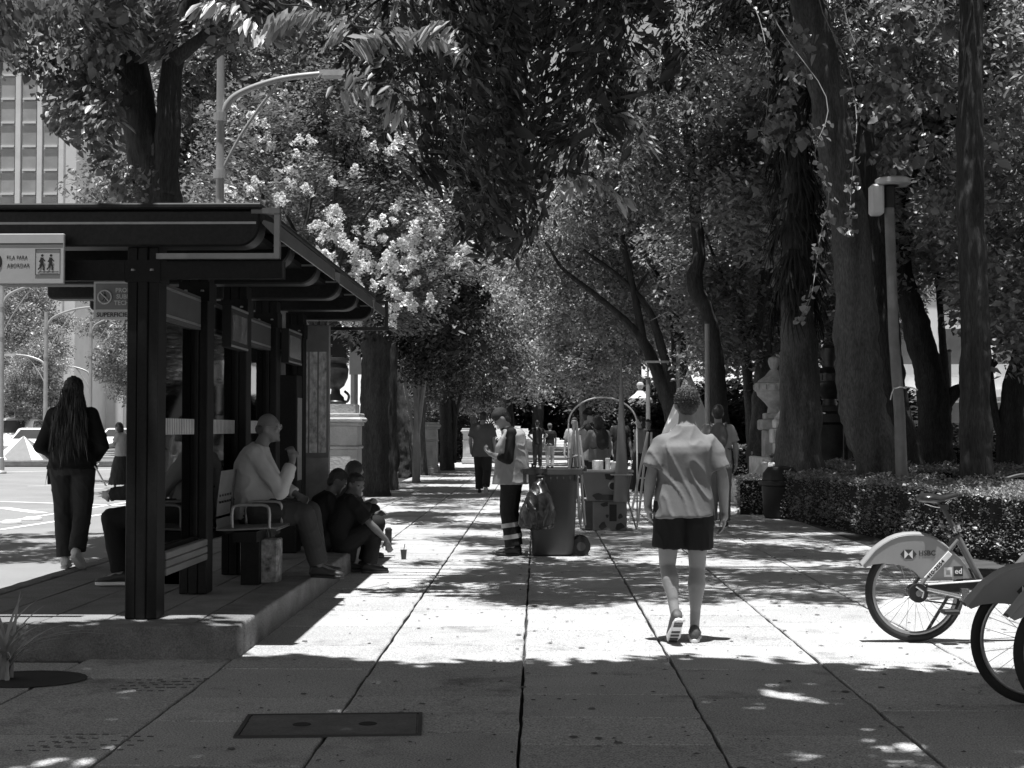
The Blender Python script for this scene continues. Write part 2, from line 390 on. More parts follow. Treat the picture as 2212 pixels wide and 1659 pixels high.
# ---- tree pit with a grassy plant at the left edge
p = gp(70, 1468); p.x -= .03
pit = tag(empty('tree_pit', (p.x, p.y, 0)), 'round dark planting hole in the slabs by the platform corner', 'planting hole')
MB().rings([[(rr * math.cos(a), rr * .8 * math.sin(a), z) for a in [2 * math.pi * i / 24 for i in range(24)]] for rr, z in ((.33, .002), (.33, .007), (.30, .006), (.29, .003))], cap0=False, cap1=True).obj('pit_rim', M('pit soil', .035, .95), pit)
pl = tag(empty('strappy_plant', (p.x - .14, p.y, 0)), 'strappy pale leaved plant growing in the planting hole', 'plant')
def blade(mb, a, L, lean, w, r):
    pts = []; d = Vector((math.cos(a), math.sin(a), 0)); s = Vector((-d.y, d.x, 0))
    vs = []; n = 7
    for i in range(n + 1):
        t = i / n; c = d * (lean * L * t ** 1.7) + Vector((0, 0, L * (t - .45 * lean * t ** 2.4))); ww = w * (1 - t ** 2) + .001
        vs += [c - s * ww + Vector((0, 0, .3 * ww)), c, c + s * ww + Vector((0, 0, .3 * ww))]
    fs = []
    for i in range(n): fs += [(3 * i, 3 * i + 1, 3 * i + 4, 3 * i + 3), (3 * i + 1, 3 * i + 2, 3 * i + 5, 3 * i + 4)]
    mb.add(vs, fs)
for i in range(34):
    mb = MB(); blade(mb, rnd.uniform(0, 6.28), rnd.uniform(.3, .62), rnd.uniform(.35, 1.2), .011, rnd)
    mb.obj('leaf', M('strap leaf', .30, .45, .3, 5), pl, 180, loc=(rnd.uniform(-.05, .05), rnd.uniform(-.05, .05), 0))
# ================================================================ BUILDINGS
def tower(px0, px1, ptop, Y, depth, label, floor, bay, mw, mg, name='office_tower'):
    a = at(px0, 900, Y); b = at(px1, 900, Y); H = at(px0, ptop, Y).z
    t = tag(empty(name, (a.x, Y, 0)), label, 'building'); W = b.x - a.x
    MB().bb((0, .3, 0), (W, depth, H)).obj('wall', mw, t)
    MB().bb((-.5, .0, H), (W + .5, depth + .3, H + 1.2)).obj('roof', mw, t)
    nx = max(1, int(W / bay)); z0 = 28 if H > 40 else 4
    g = MB().bb((.0, -.05, .0), (bay * .62, .25, floor * .86)).mesh('window', mg)
    mu = MB().bb((.0, -.22, .0), (bay * .62, -.06, .28)).mesh('mullion', mw)
    nf = int((H - z0) / floor)
    for j in range(nf):
        for i in range(nx):
            o = link('window', g, t, (bay * (i + .19), .0, z0 + j * floor))
            link('sill', mu, o, (0, 0, -.2))
    for i in range(nx + 1): MB().bb((bay * i - .35, -.4, 0), (bay * i + .35, .28, H)).obj('pier', mw, t)
m_tw = M('hazed tower stone', .62, .7, .1, .5); m_tg = M('hazed tower glass', .32, .25, .3, .3, spec=.6)  # both tones paled, distance haze painted into the tower
tower(-60, 158, 40, 200, 22, 'tall office tower with pale piers and dark glass at upper left', 3.4, 3.1, m_tw, m_tg)
tower(160, 320, 322, 215, 25, 'lower pale office block beside the tall tower', 3.3, 3.6, M('pale block', .62, .7, .1, .5), M('block glass', .25, .3, .3, .3))
# shop building behind the park on the right
a = at(1820, 900, 62); b = at(2400, 900, 62)
sb = tag(empty('shop_building', (a.x, 68.5, 0)), 'white shop building glimpsed between the right hand trunks', 'building'); W = b.x - a.x + 6
m_wh = M('white render', .8, .7, .08, .6); m_sg = M('shop glass', .12, .15, .4, .6, spec=.6)
MB().bb((0, .2, 0), (W, 14, 9.5)).obj('wall', m_wh, sb)
MB().bb((-.3, -.1, 9.5), (W + .3, 14.3, 9.9)).obj('roof', M('parapet', .5, .8), sb)
MB().bb((-.2, -1.0, 2.9), (W + .2, .19, 3.25)).obj('canopy', m_wh, sb)
MB().bb((.0, -.02, 3.26), (W, .18, 3.9)).obj('sign_band', M('sign band', .55, .6, .3, .4), sb)
gm = MB().bb((0, 0, 0), (2.0, .1, 2.3)).mesh('window', m_sg); um = MB().bb((0, 0, 0), (1.5, .1, 1.7)).mesh('window', m_sg)
fm = MB(); fm.bb((-.08, -.06, -.08), (2.08, .0, 0)); fm.bb((-.08, -.06, 2.3), (2.08, 0, 2.38)); fm = fm.mesh('frame', m_wh)
for i in range(int(W / 2.7)):
    o = link('window', gm, sb, (.5 + i * 2.7, .11, .35)); link('frame', fm, o)
    for j in range(2): link('window', um, sb, (.7 + i * 2.7, .11, 4.5 + j * 2.6))
# ================================================================ MONUMENT STEPS
ctr = at(800, 900, 96)
ms = tag(empty('monument_steps', (ctr.x, 100, .06)), 'round flight of pale stone monument steps far behind the walk', 'steps')
m_st = M('pale stone', .72, .8, .12, .7, speck=.1)
for i in range(15):
    r0 = 14.5 - i * .55
    MB().lathe([(r0, i * .17), (r0, i * .17 + .168)], (0, 0, 0), 48).obj('step', m_st, ms)
MB().lathe([(5.5, 2.56), (5.5, 2.9), (5.2, 3.0)], (0, 0, 0), 40).obj('drum', m_st, ms)
for i in range(0):
    a = 2 * math.pi * i / 12
    MB().lathe([(.35, 2.56), (.3, 2.7), (.28, 4.9), (.36, 5.15)], (6.2 * math.cos(a), 6.2 * math.sin(a), 0), 10).obj('column', m_st, ms, 40)
# ---- fallen leaves and crumbs lying on the slabs
_r = np.random.RandomState(19); _n = 900
_y = 5.2 + _r.uniform(0, 1, _n) ** 1.4 * 24; _x = _r.uniform(-1.75, 3.9, _n); _a = _r.uniform(0, 6.28, _n); _L = _r.uniform(.008, .045, _n); _k = np.stack([np.cos(_a), np.sin(_a), 0 * _a], 1); _s = np.stack([-np.sin(_a), np.cos(_a), 0 * _a], 1)
_c = np.stack([_x, _y, 0 * _x + .006], 1); _L = _L[:, None]
_v = np.stack([_c, _c + _k * _L * .5 + _s * _L * .22 + np.array([0, 0, .006]), _c + _k * _L, _c + _k * _L * .5 - _s * _L * .22 + np.array([0, 0, .004])], 1).reshape(-1, 3)
_b = (np.arange(_n) * 4)[:, None]
tag(link('fallen_leaves', tri_mesh('fallen_leaves', _v, np.concatenate([_b + np.array([[0, 1, 2]]), _b + np.array([[0, 2, 3]])]), M('dry leaf', .12, .8, .6, 3))), 'small dry leaves and crumbs scattered over the slabs', 'leaf litter', None, 'stuff')
# chewing gum spots and small stains trodden into the slabs
_gm = MB(); _rg = random.Random(33)
for _i in range(150):
    _yy = 5.4 + _rg.random() ** 1.3 * 14; _xx = _rg.uniform(-1.7, 3.6); _rad = _rg.uniform(.008, .024)
    _gm.rings([[(_xx + _rad * k * _rg.uniform(.8, 1.2) * math.cos(t * .7854), _yy + _rad * k * math.sin(t * .7854), z) for t in range(8)] for k, z in ((1, .0035), (.7, .006))], cap0=False)
tag(_gm.obj('gum_spots', M('gum', .11, .8, .5, 3), pav), None, None, None, 'stuff')
# ================================================================ TREES
m_barkD = M('dark bark', .04, .95, .6, 5, 1.0, 30, stretch=(1, 1, .16), speck=.4, sscale=60)
m_barkM = M('grey bark', .075, .9, .6, 4, 1.0, 26, stretch=(1, 1, .22), speck=.4, sscale=60, stain=.6)
m_barkP = M('pale bark', .20, .9, .4, 4, .7, 22, stretch=(1, 1, .4))
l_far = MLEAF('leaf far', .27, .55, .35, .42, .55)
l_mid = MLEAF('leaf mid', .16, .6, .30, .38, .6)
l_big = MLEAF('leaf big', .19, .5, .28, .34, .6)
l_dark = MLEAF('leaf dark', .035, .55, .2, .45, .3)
l_hedge = MLEAF('leaf hedge', .27, .55, .25, .35, .55)
l_haze = MLEAF('leaf beyond road', .15, .45, .35, .5, .4)
def leaves(name, pos, size, mat, seed, droop=.5, flat=.6, aspect=.42, fine=False, sv=.3, ds=.35):
    rs = np.random.RandomState(seed); n = len(pos)
    a = rs.uniform(0, 2 * np.pi, n)
    dz = rs.normal(-droop, ds, n)
    d = np.stack([np.cos(a), np.sin(a), dz], 1); d /= np.linalg.norm(d, axis=1)[:, None]
    up = rs.normal(0, 1 - flat + .12, (n, 3)); up[:, 2] += 1
    s = np.cross(d, up); s /= np.linalg.norm(s, axis=1)[:, None] + 1e-9
    nn = np.cross(s, d)
    L = (size * np.exp(rs.normal(0, sv, n)))[:, None]; W = L * aspect
    c = np.asarray(pos)
    if fine:
        v = np.stack([c, c + d * L * .32 + s * W * .5 + nn * W * .16, c + d * L * .68 + s * W * .36 + nn * W * .1, c + d * L - nn * L * .06,
                      c + d * L * .68 - s * W * .36 + nn * W * .1, c + d * L * .32 - s * W * .5 + nn * W * .16], 1).reshape(-1, 3)
        b = (np.arange(n) * 6)[:, None]
        f = np.concatenate([b + np.array([[0, 1, 3]]), b + np.array([[1, 2, 3]]), b + np.array([[0, 3, 5]]), b + np.array([[5, 3, 4]])])
    else:
        v = np.stack([c, c + d * L * .45 + s * W * .5 + nn * W * .15, c + d * L, c + d * L * .45 - s * W * .5 + nn * W * .15], 1).reshape(-1, 3)
        b = (np.arange(n) * 4)[:, None]
        f = np.concatenate([b + np.array([[0, 1, 2]]), b + np.array([[0, 2, 3]])])
    return tri_mesh(name, v, f, mat)
def clump_points(clumps, n, seed, shell=.55, flat=.8):
    rs = np.random.RandomState(seed); cl = np.asarray(clumps, float); w = cl[:, 3] ** 2; w /= w.sum()
    k = rs.choice(len(cl), n, p=w); d = rs.normal(0, 1, (n, 3)); d /= np.linalg.norm(d, axis=1)[:, None]
    r = rs.uniform(0, 1, n) ** shell
    p = cl[k, :3] + d * (r * cl[k, 3])[:, None] * np.array([1, 1, flat]); return p
def branch(mb, p, q, r0, r1, r, bow=.15, n=6, seg=7, jit=.12):
    p = Vector(p); q = Vector(q); L = (q - p).length
    m = p.lerp(q, .5) + Vector((r.uniform(-1, 1), r.uniform(-1, 1), r.uniform(.2, 1))) * L * bow
    path = catmull([p, m, q], n); mb.tube(path, [r0, (r0 + r1) * .5, r1], seg, jit=jit, jf=4); return path
def grow(seed, H, tr, crown_c, crown_r, nl, nclump, cl_r, leaf, size, lean=(0, 0), bark=m_barkD, droop=.5, fork=.45, limbs=7, aspect=.42, fine=False, flat=.8, name='tree', trunk_path=None, shell=.5):
    """a tree at the origin: returns root with trunk, limbs, crown"""
    r = random.Random(seed); root = empty(name)
    base = [Vector((0, 0, -.1)), Vector((lean[0] * .35, lean[1] * .35, H * fork * .5)), Vector((lean[0], lean[1], H * fork))] if trunk_path is None else [Vector(q) for q in trunk_path]
    path = catmull(base, 9); mb = MB()
    rad = [tr * 1.45, tr * 1.08] + [tr * (1 - .35 * i / 7) for i in range(8)]
    mb.tube(path, rad, 14, jit=.16, jf=3.5); mb.obj('trunk', bark, root, 180)
    top = path[-1]; cc = Vector(crown_c); lb = MB(); cl = []
    for i in range(limbs):
        a = 2 * math.pi * (i + r.uniform(0, .7)) / limbs; e = r.uniform(-.35, .9)
        tgt = cc + Vector((math.cos(a) * crown_r[0] * math.cos(e) * .8, math.sin(a) * crown_r[1] * math.cos(e) * .8, math.sin(e) * crown_r[2] * .8))
        st = path[-1 - r.randrange(0, 5)]
        pt = branch(lb, st, tgt, tr * r.uniform(.3, .5), tr * .08, r)
        for k in range(3):
            s = pt[r.randrange(3, len(pt))]
            q = s + Vector((r.uniform(-1, 1), r.uniform(-1, 1), r.uniform(-.5, .8))) * min(crown_r) * .45
            branch(lb, s, q, tr * .12, tr * .03, r, n=4, seg=5)
    lb.obj('limbs', bark, root, 180)
    for i in range(nclump):
        while True:
            d = Vector((r.uniform(-1, 1), r.uniform(-1, 1), r.uniform(-1, 1)))
            if .3 < d.length < 1: break
        cl.append((cc.x + d.x * crown_r[0], cc.y + d.y * crown_r[1], cc.z + d.z * crown_r[2], cl_r * r.uniform(.6, 1.3)))
    pos = clump_points(cl, nl, seed + 5, shell, flat)
    link('crown', leaves('crown', pos, size, leaf, seed, droop, .55, aspect, fine), root)
    return root
def put(root, x, y, rz=0, s=1, label=None, group=None, cat='tree', z=0):
    root.location = (x, y, z); root.rotation_euler = (0, 0, rz); root.scale = (s, s, s); return tag(root, label, cat, group)
# ---- four kinds of background tree, copied through the wood
FT = [grow(11, 12, .24, (0, 0, 8.2), (3.6, 3.6, 4.6), 30000, 70, 1.05, l_far, .17, (.4, 0), m_barkD, fork=.55, aspect=.5, name='background_tree'),
      grow(12, 13, .30, (.3, 0, 8.8), (4.2, 4.0, 5.0), 34000, 80, 1.15, l_mid, .17, (-.6, .2), m_barkD, fork=.5, aspect=.45, name='background_tree'),
      grow(13, 9, .17, (0, 0, 5.8), (3.2, 3.2, 3.6), 28000, 60, .9, l_far, .15, (.7, 0), m_barkM, fork=.5, aspect=.5, name='background_tree'),
      grow(14, 15, .34, (0, 0, 10), (4.6, 4.6, 5.6), 34000, 80, 1.3, l_mid, .20, (.2, 0), m_barkD, fork=.6, aspect=.5, name='background_tree')]
used = set()
def bgtree(kind, x, y, rz, s, label, group):
    o = FT[kind] if kind not in used else copy_tree(FT[kind]); used.add(kind)
    return put(o, x, y, rz, s, label, group)
GP = 'leafy trees of the park wood in the background'
spots = [(0, 6.3, 28, .3, .95, 'between the palm and the leaning trunk'), (2, 9.5, 24, 1.2, 1.0, 'behind the slim lamp post'), (1, 11.5, 31, 2.2, 1.0, 'behind the curved dark trunk'), (3, 15, 38, .4, 1.0, 'before the shop building'), (0, 8.0, 36, 3.2, 1.05, 'far behind the leaning trunk'), (2, 5.2, 34, 4.0, .9, 'behind the palm skirt'),
         (1, 4.6, 44, 1.0, .95, 'behind the knotted trunk'), (3, 9.5, 45, 2.0, 1.0, 'deep in the wood right of the palm'), (0, 17, 30, 5.0, 1.05, 'at the far right edge'), (2, 14, 26, 3.0, .95, 'behind the straight black trunk'), (1, 20, 44, 2.8, 1.1, 'right of the shop windows'), (3, 25, 50, 1.3, 1.1, 'beyond the right edge trunk'),
         (2, 8.5, 20.5, 5.3, .85, 'above the back hedge'), (2, 12.5, 19.5, .6, .9, 'over the right edge hedge'), (0, 3.0, 72, 2.0, 1.1, 'beyond the vendor hoop'), (1, 8, 76, .2, 1.2, 'far beyond the urn pillar'), (3, 15, 78, 3.3, 1.2, 'far beyond the leaning trunk'), (2, 1.9, 57, 4.4, .95, 'above the tall cone'), (0, 6.8, 56, 5.5, 1.1, 'behind the forked tree'), (1, 13, 58, 1.9, 1.1, 'left of the shop building')]
for q in spots: bgtree(q[0], q[1], q[2], q[3], q[4], 'leafy background tree ' + q[5], GP)
for q in [(1, -1.5, 78, .5, 1.25, 'above the far dark shirted man'), (3, -6.5, 112, 1.5, 1.4, 'behind the monument steps'), (0, 2.8, 88, 2.5, 1.3, 'behind the wheeled bin'), (2, -2.6, 62, 3.5, .95, 'left of the cleaner cap'), (3, 8, 116, .7, 1.5, 'farthest right of the axis'), (1, 0, 118, 4.5, 1.6, 'farthest on the axis')]:
    bgtree(q[0], q[1], q[2], q[3], q[4], 'tree closing the end of the walk, ' + q[5], 'trees beyond the end of the walk')
for q in [(2, -19, 72, .5, .95, 'left of the first post'), (0, -24, 84, 1.0, .85, 'above the white cars'), (2, -29, 77, 2.6, 1.0, 'at the left edge'), (1, -38, 100, .2, .95, 'farthest left'), (3, -30, 112, 3.0, .9, 'behind the left lamps'), (0, -17, 100, 4.1, 1.0, 'behind the woman in the skirt'), (3, -44, 120, 1.0, .95, 'beyond the left edge'), (1, -14.5, 88, 2.2, .9, 'seen between first and second posts'), (2, -24, 66, 5.0, .6, 'low and round above the pyramid bollard'), (3, -22, 125, 2.2, 1.0, 'farthest behind the lamps'), (1, -13, 70, .2, .95, 'seen through the shelter glass')]:
    bgtree(q[0], q[1], q[2], q[3], q[4], 'hazy tree across the road, ' + q[5], 'trees across the road')
for q in [(1, -4.6, 46, .9, .8, 'nearest the bent trunk'), (2, -3.9, 52, 2.0, .75, 'nearest the zebra crossing'), (3, -6.6, 33, 1.4, .82, 'behind the nearest street lamp'), (1, -8.6, 40, 3.4, .95, 'filling the gap behind the flowering tree'), (0, -6.9, 31, .4, .78, 'just behind the big forked tree')]:
    bgtree(q[0], q[1], q[2], q[3], q[4], 'street tree along the left kerb ' + q[5], 'street trees along the left kerb')
# low dense shrubs closing the view at eye level
SHR = None
def shrub(x, y, s, sz, lab):
    global SHR
    if SHR is None:
        SHR = empty('dense_shrub'); r = random.Random(91); mb = MB(); cl = []
        for i in range(9):
            q = Vector((r.uniform(-1.3, 1.3), r.uniform(-1, 1), r.uniform(1, 2.6))); branch(mb, (r.uniform(-.2, .2), 0, -.05), q, .05, .012, r, .1, 5, 5)
        for i in range(70): cl.append((r.uniform(-1.7, 1.7), r.uniform(-1.2, 1.2), r.uniform(.2, 2.9), r.uniform(.35, .6)))
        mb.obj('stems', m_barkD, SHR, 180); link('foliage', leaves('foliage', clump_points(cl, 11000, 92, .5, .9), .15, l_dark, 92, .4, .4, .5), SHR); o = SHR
    else: o = copy_tree(SHR)
    o.location = (x, y, 0); o.scale = (s, s, sz); o.rotation_euler = (0, 0, x * 1.7); tag(o, 'dense dark shrub ' + lab, 'shrub', 'dark shrubs closing the far view')
for px, Y, s, sz, lab in ((1008, 69, .8, 1.0, 'behind the dark shirted walking man'), (1300, 66.8, .9, 1.0, 'left of the hoop'), (1335, 67, 1.2, 1.2, 'behind the hoop'), (1400, 66.8, 1.2, 1.3, 'right of the hoop'), (1460, 46, 1.0, .75, 'behind the centre man head'), (1530, 45, 1.0, .8, 'behind the backpack man'), (1600, 44, 1.1, .9, 'left of the stone urn'), (1660, 46, 1.1, 1.0, 'behind the stone urn'), (1745, 45, 1.2, 1.1, 'behind the palm'), (1815, 43, 1.1, .9, 'right of the dark urn pillar'), (940, 64, 1.1, .9, 'between the left plinths'), (1870, 46, 1.0, .55, 'under the leaning trunk'), (2100, 44, 1.2, .5, 'under the shop windows'), (960, 124, 2.6, 3.0, 'far behind the monument steps, left'), (1070, 126, 2.8, 3.2, 'far behind the monument steps, centre'), (1180, 124, 2.8, 3.0, 'far behind the monument steps, right'), (1280, 122, 2.6, 3.0, 'far behind the hoop')):
    b = at(px, 900, Y); shrub(b.x, Y, s, sz, lab)
# ---- big tree standing behind the shelter, top left
def trunkpx(pts, Y, radpx, mb=None, seg=14, n=8, dY=None):
    P = [at(x, y, Y + (dY[i] if dY else 0)) for i, (x, y) in enumerate(pts)]; mb = mb or MB()
    mb.tube(catmull(P, n), [r * Y / FPX for r in radpx], seg, jit=.14, jf=3.2, ridge=.07 if seg > 13 else 0); return mb, P
t = tag(empty('shelter_tree', (at(352, 900, 17.5).x, 17.5, 0)), 'big dark forked tree rising behind the bus shelter roof', 'tree'); T0 = Vector(t.location)
def rel(mb, T): mb.v = [(x - T.x, y - T.y, z - T.z) for x, y, z in mb.v]; return mb
mb, P = trunkpx([(352, 1190), (350, 800), (345, 440), (310, 310), (290, 180), (262, 60), (240, -140)], 17.5, [62, 52, 48, 40, 36, 30, 22], None, 30, 18)
rel(mb, T0).obj('trunk', m_barkD, t, 180)
mb, P = trunkpx([(352, 420), (362, 300), (368, 190), (385, 80), (430, -60), (470, -200)], 17.4, [30, 27, 24, 24, 18, 12]); rel(mb, T0).obj('limb', m_barkD, t, 180)
mb, P = trunkpx([(300, 120), (180, 40), (60, 30), (-60, 60)], 17.2, [16, 12, 9, 5]); trunkpx([(375, 130), (500, 40), (640, 0), (760, 10)], 16.4, [15, 11, 8, 4], mb); trunkpx([(290, 200), (230, 130), (180, 90)], 17.2, [10, 7, 4], mb)
rel(mb, T0).obj('side_limbs', m_barkD, t, 180)
rs = random.Random(5); cl = []
for (x0, x1, y0, y1, k) in ((-150, 260, -160, 130, 60), (240, 520, -200, 90, 42), (150, 290, 120, 250, 7), (230, 300, 320, 430, 3), (60, 200, 120, 200, 8), (480, 780, -200, 70, 30), (200, 270, 200, 330, 2)):
    for i in range(k):
        Y = rs.uniform(14.8, 19); p = at(rs.uniform(x0, x1), rs.uniform(y0, y1), Y) - T0; cl.append((p.x, p.y, p.z, rs.uniform(.22, .48)))
pos = clump_points(cl, 24000, 31, .5, .8)
link('crown', leaves('crown', pos, .10, l_big, 31, .75, .5, .62, True), t)
# drooping sprays of that tree, sunlit, near the lamp
# ---- overhanging tree with long drooping leaves in the middle
t = tag(empty('drooping_tree', (2.3, 15.2, 0)), 'tree with long drooping dark leaves hanging over the middle of the walk', 'tree'); T0 = Vector(t.location)
rs = random.Random(8); cl = []; lb = MB()
root = Vector((6.6, 12.6, 9.5))
for i in range(46):
    x = rs.triangular(740, 1480, 1090); ymax = 620 - abs(x - 1075) * (1.15 if x > 1075 else 1.5)
    if ymax < 60: ymax = 100
    Y = rs.uniform(11.2, 14.6); y1 = rs.uniform(.55, 1) * ymax
    top = at(x + rs.uniform(-60, 120), rs.uniform(-260, -60), Y + rs.uniform(-.3, .3)); end = at(x, y1, Y)
    pth = catmull([top, top.lerp(end, .5) + Vector((rs.uniform(-.2, .2), rs.uniform(-.2, .2), .1)), end], 7)
    lb.tube(pth, [.012, .008, .003], 5)
    for j, p in enumerate(pth[2:]):
        q = p - T0; cl.append((q.x, q.y, q.z, rs.uniform(.14, .36)))
sp = []
for (xa, ya, xb, yb, Y, k) in ((760, 90, 1000, 105, 11.6, 9), (745, 205, 860, 235, 11.8, 6), (600, 40, 740, 60, 11.8, 7), (930, 60, 1010, 110, 11.4, 4), (440, 20, 560, 75, 12.2, 7), (1220, 400, 1340, 430, 12.0, 5), (1290, 240, 1390, 300, 12.4, 5)):
    for i in range(k):
        u = i / max(1, k - 1); p = at(xa + (xb - xa) * u, ya + (yb - ya) * u - 30 * math.sin(math.pi * u), Y) - T0; sp.append((p.x, p.y, p.z, .10))
    lb.tube(catmull([at(xa + (xb - xa) * .5, ya - 130, Y + .4), at(xa, ya - 40, Y), at((xa + xb) / 2, (ya + yb) / 2 - 34, Y), at(xb, yb, Y)], 6), [.012, .004], 5)
for i in range(16):
    p = at(rs.uniform(560, 1700), rs.uniform(-330, -120), rs.uniform(11.5, 14)); branch(lb, root, p, .06, .02, rs, .06)
rel(lb, T0).obj('branches', m_barkD, t, 180)
tp = MB(); tp.tube(catmull([(6.9, 11.6, -.1), (6.8, 11.9, 3), (6.7, 12.2, 6), root], 8), [.3, .22, .2, .16], 14, jit=.1); rel(tp, T0).obj('trunk', m_barkM, t, 180)
pos = clump_points(cl, 11000, 41, 1.0, 1.1)
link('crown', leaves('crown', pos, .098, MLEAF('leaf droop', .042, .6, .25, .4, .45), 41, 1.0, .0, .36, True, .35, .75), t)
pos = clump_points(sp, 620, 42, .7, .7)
link('outer_leaves', leaves('outer_leaves', pos, .13, MLEAF('leaf sunlit', .42, .35, .3, .35, .6), 42, 1.1, .6, .34, True), t)  # sprays get a much brighter leaf colour to read as sunlit
# its upper crown, above the frame, throws the broken shade on the walk
cl = []
for i in range(95):
    cl.append((rs.uniform(-1.4, 4.0) - T0.x + .4, rs.uniform(10.5, 13.6) - T0.y, rs.uniform(6.2, 9.0), rs.uniform(.3, .6)))
for i in range(190):
    y_ = rs.uniform(14.6, 29); cl.append((rs.uniform(-1.3 if y_ < 23.5 else -3.6, 4.4) - T0.x, y_ - T0.y, rs.uniform(8.4, 11.5), rs.uniform(.35, .8)))
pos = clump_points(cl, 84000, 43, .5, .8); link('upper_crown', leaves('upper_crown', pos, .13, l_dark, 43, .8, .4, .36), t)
# ---- tree whose crown stands over the camera and shades the foreground
t = tag(empty('overhead_tree', (5.6, 2.0, 0)), 'tree beside the bicycles whose crown shades the foreground slabs', 'tree'); T0 = Vector(t.location)
mb = MB(); mb.tube(catmull([(5.6, 2.0, -.1), (5.5, 2.1, 2.5), (5.0, 2.4, 4.5), (4.0, 2.8, 6.2)], 8), [.36, .25, .2, .14], 14, jit=.12); rel(mb, T0).obj('trunk', m_barkM, t, 180)
mb = MB(); cl = []; rs = random.Random(21)
for i in range(15):
    q = Vector((rs.uniform(-6, 6), rs.uniform(-2, 7.4), rs.uniform(5.4, 7.5))); pth = branch(mb, (4.4, 2.6, 5.6), q, .09, .02, rs, .08)
    for p in pth[2:]: cl.append((p.x - T0.x, p.y - T0.y, p.z, rs.uniform(.5, .9)))
for i in range(150):
    x = rs.uniform(-7, 7); y = rs.uniform(-3, 7.6); cl.append((x - T0.x, y - T0.y, rs.uniform(5.6, 8.2), rs.uniform(.5, .9)))
for i in range(110):
    x = -7 + 14 * i / 109; cl.append((x - T0.x, 7.3 + rs.uniform(-.6, .3) + (.12 if x < 0 else -.1) + .22 * math.sin(x * 1.9) - T0.y, rs.uniform(6.0, 7.2), rs.uniform(.35, .6)))
for q in ((-.9, 6.4), (-.5, 6.3), (-1.3, 6.5), (-.7, 6.8), (-1.0, 6.1), (.9, 5.9), (1.3, 6.0)):  # extra unseen clumps added to block sun spots on the slabs
    for z in (6.4,): cl.append((q[0] - T0.x, q[1] - T0.y, z, .5))
rel(mb, T0).obj('limbs', m_barkM, t, 180)
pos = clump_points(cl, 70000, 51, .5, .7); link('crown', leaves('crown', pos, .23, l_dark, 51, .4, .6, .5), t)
# ---- white flowering tree behind the shelter
b0 = at(690, 900, 22); t = tag(empty('flowering_tree', (b0.x, 22, 0)), 'crape myrtle with white flower clusters behind the bus shelter', 'tree'); T0 = Vector(t.location)
mb = MB()
for (x, y) in ((600, 430), (690, 380), (760, 470), (850, 560), (900, 600), (560, 330), (720, 300), (820, 420)):
    branch(mb, (b0.x, 22, 2.8), at(x, y, 22 + rnd.uniform(-.8, .8)), .06, .015, rnd, .12)
mb.tube(catmull([(b0.x, 22, -.1), (b0.x + .04, 22, 1.5), (b0.x, 22, 3.0)], 5), [.13, .1, .09], 10, jit=.1)
rel(mb, T0).obj('trunk', m_barkD, t, 180)
rs = random.Random(77); cl = []
def in_crown(x, y): return ((x - 690) / 270) ** 2 + ((y - 440) / 290) ** 2 < 1 or ((x - 850) / 140) ** 2 + ((y - 580) / 120) ** 2 < 1
while len(cl) < 120:
    x = rs.uniform(430, 1000); y = rs.uniform(150, 730)
    if in_crown(x, y):
        p = at(x, y, rs.uniform(20.8, 23.6)) - T0; cl.append((p.x, p.y, p.z, rs.uniform(.25, .5)))
pos = clump_points(cl, 30000, 61, .5, .85); link('crown', leaves('crown', pos, .075, l_mid, 61, .3, .5, .55), t)
m_pet = MLEAF('petal', .85, .12, .25, .8, .1)
def flower(seed):
    r = np.random.RandomState(seed); n = 150; z = r.uniform(0, 1, n) ** .8; a = r.uniform(0, 6.28, n); rr = (.075 * (1 - z) + .025) * r.uniform(.5, 1.1, n)
    p = np.stack([rr * np.cos(a), rr * np.sin(a), z * .2 - .05], 1); return leaves('flower_cluster', p, .032, m_pet, seed, -.1, .1, .9)
FM = [flower(i) for i in range(5)]
fl = [(745, 372), (612, 405), (650, 365), (560, 390), (735, 500), (800, 510), (770, 540), (830, 540), (860, 505), (900, 540), (915, 520), (950, 565), (975, 560), (700, 545), (880, 580), (800, 580), (845, 430), (700, 470), (520, 415), (890, 650), (870, 680), (820, 300), (840, 330), (600, 300), (560, 320), (540, 265), (790, 600), (725, 590), (925, 480), (660, 330), (480, 440), (845, 600), (760, 690), (870, 620), (700, 600), (640, 430)]
for k, (x, y) in enumerate(fl):
    for j in range(5 if y > 440 else 2):
        p = at(x + rs.uniform(-38, 38), y + rs.uniform(-28, 28), rs.uniform(20.3, 21.2)) - T0
        link('flower_cluster', FM[(k + j) % 5], t, p, (rs.uniform(-.5, .9), rs.uniform(-.6, .6), rs.uniform(0, 6)), (rs.uniform(.6, 1.25),) * 3)
# ---- named trunks seen against the wood
def named(name, label, pts, Y, rad, bark, crown=None, n=9000, leaf=l_mid, size=.13, extra=(), dY=None, aspect=.5, droop=.6, back=0):
    b = at(pts[0][0], 900, Y); T0 = Vector((b.x, Y + (dY[0] if dY else 0), 0)); t = tag(empty(name, T0), label, 'tree')
    mb, P = trunkpx(pts, Y, rad, None, 34, 22, dY); rel(mb, T0).obj('trunk', bark, t, 180)
    for e in extra:
        m2, _ = trunkpx(e[0], Y, e[1], None, 10, 8); rel(m2, T0).obj('limb', bark, t, 180)
    if crown:
        r = random.Random(len(label)); cl = []
        for cw in crown:
            x0, x1, y0, y1, k, cr = cw[:6]; bk_ = cw[6] if len(cw) > 6 else back
            for i in range(k): p = at(r.uniform(x0, x1), r.uniform(y0, y1), Y + bk_ + r.uniform(-1.6, 1.6)) - T0; cl.append((p.x, p.y, p.z, cr * r.uniform(.6, 1.2)))
        link('crown', leaves('crown', clump_points(cl, n, len(label) + 3, .5, .85), size, leaf, len(label), droop, .5, aspect, size > .1), t)
    return t
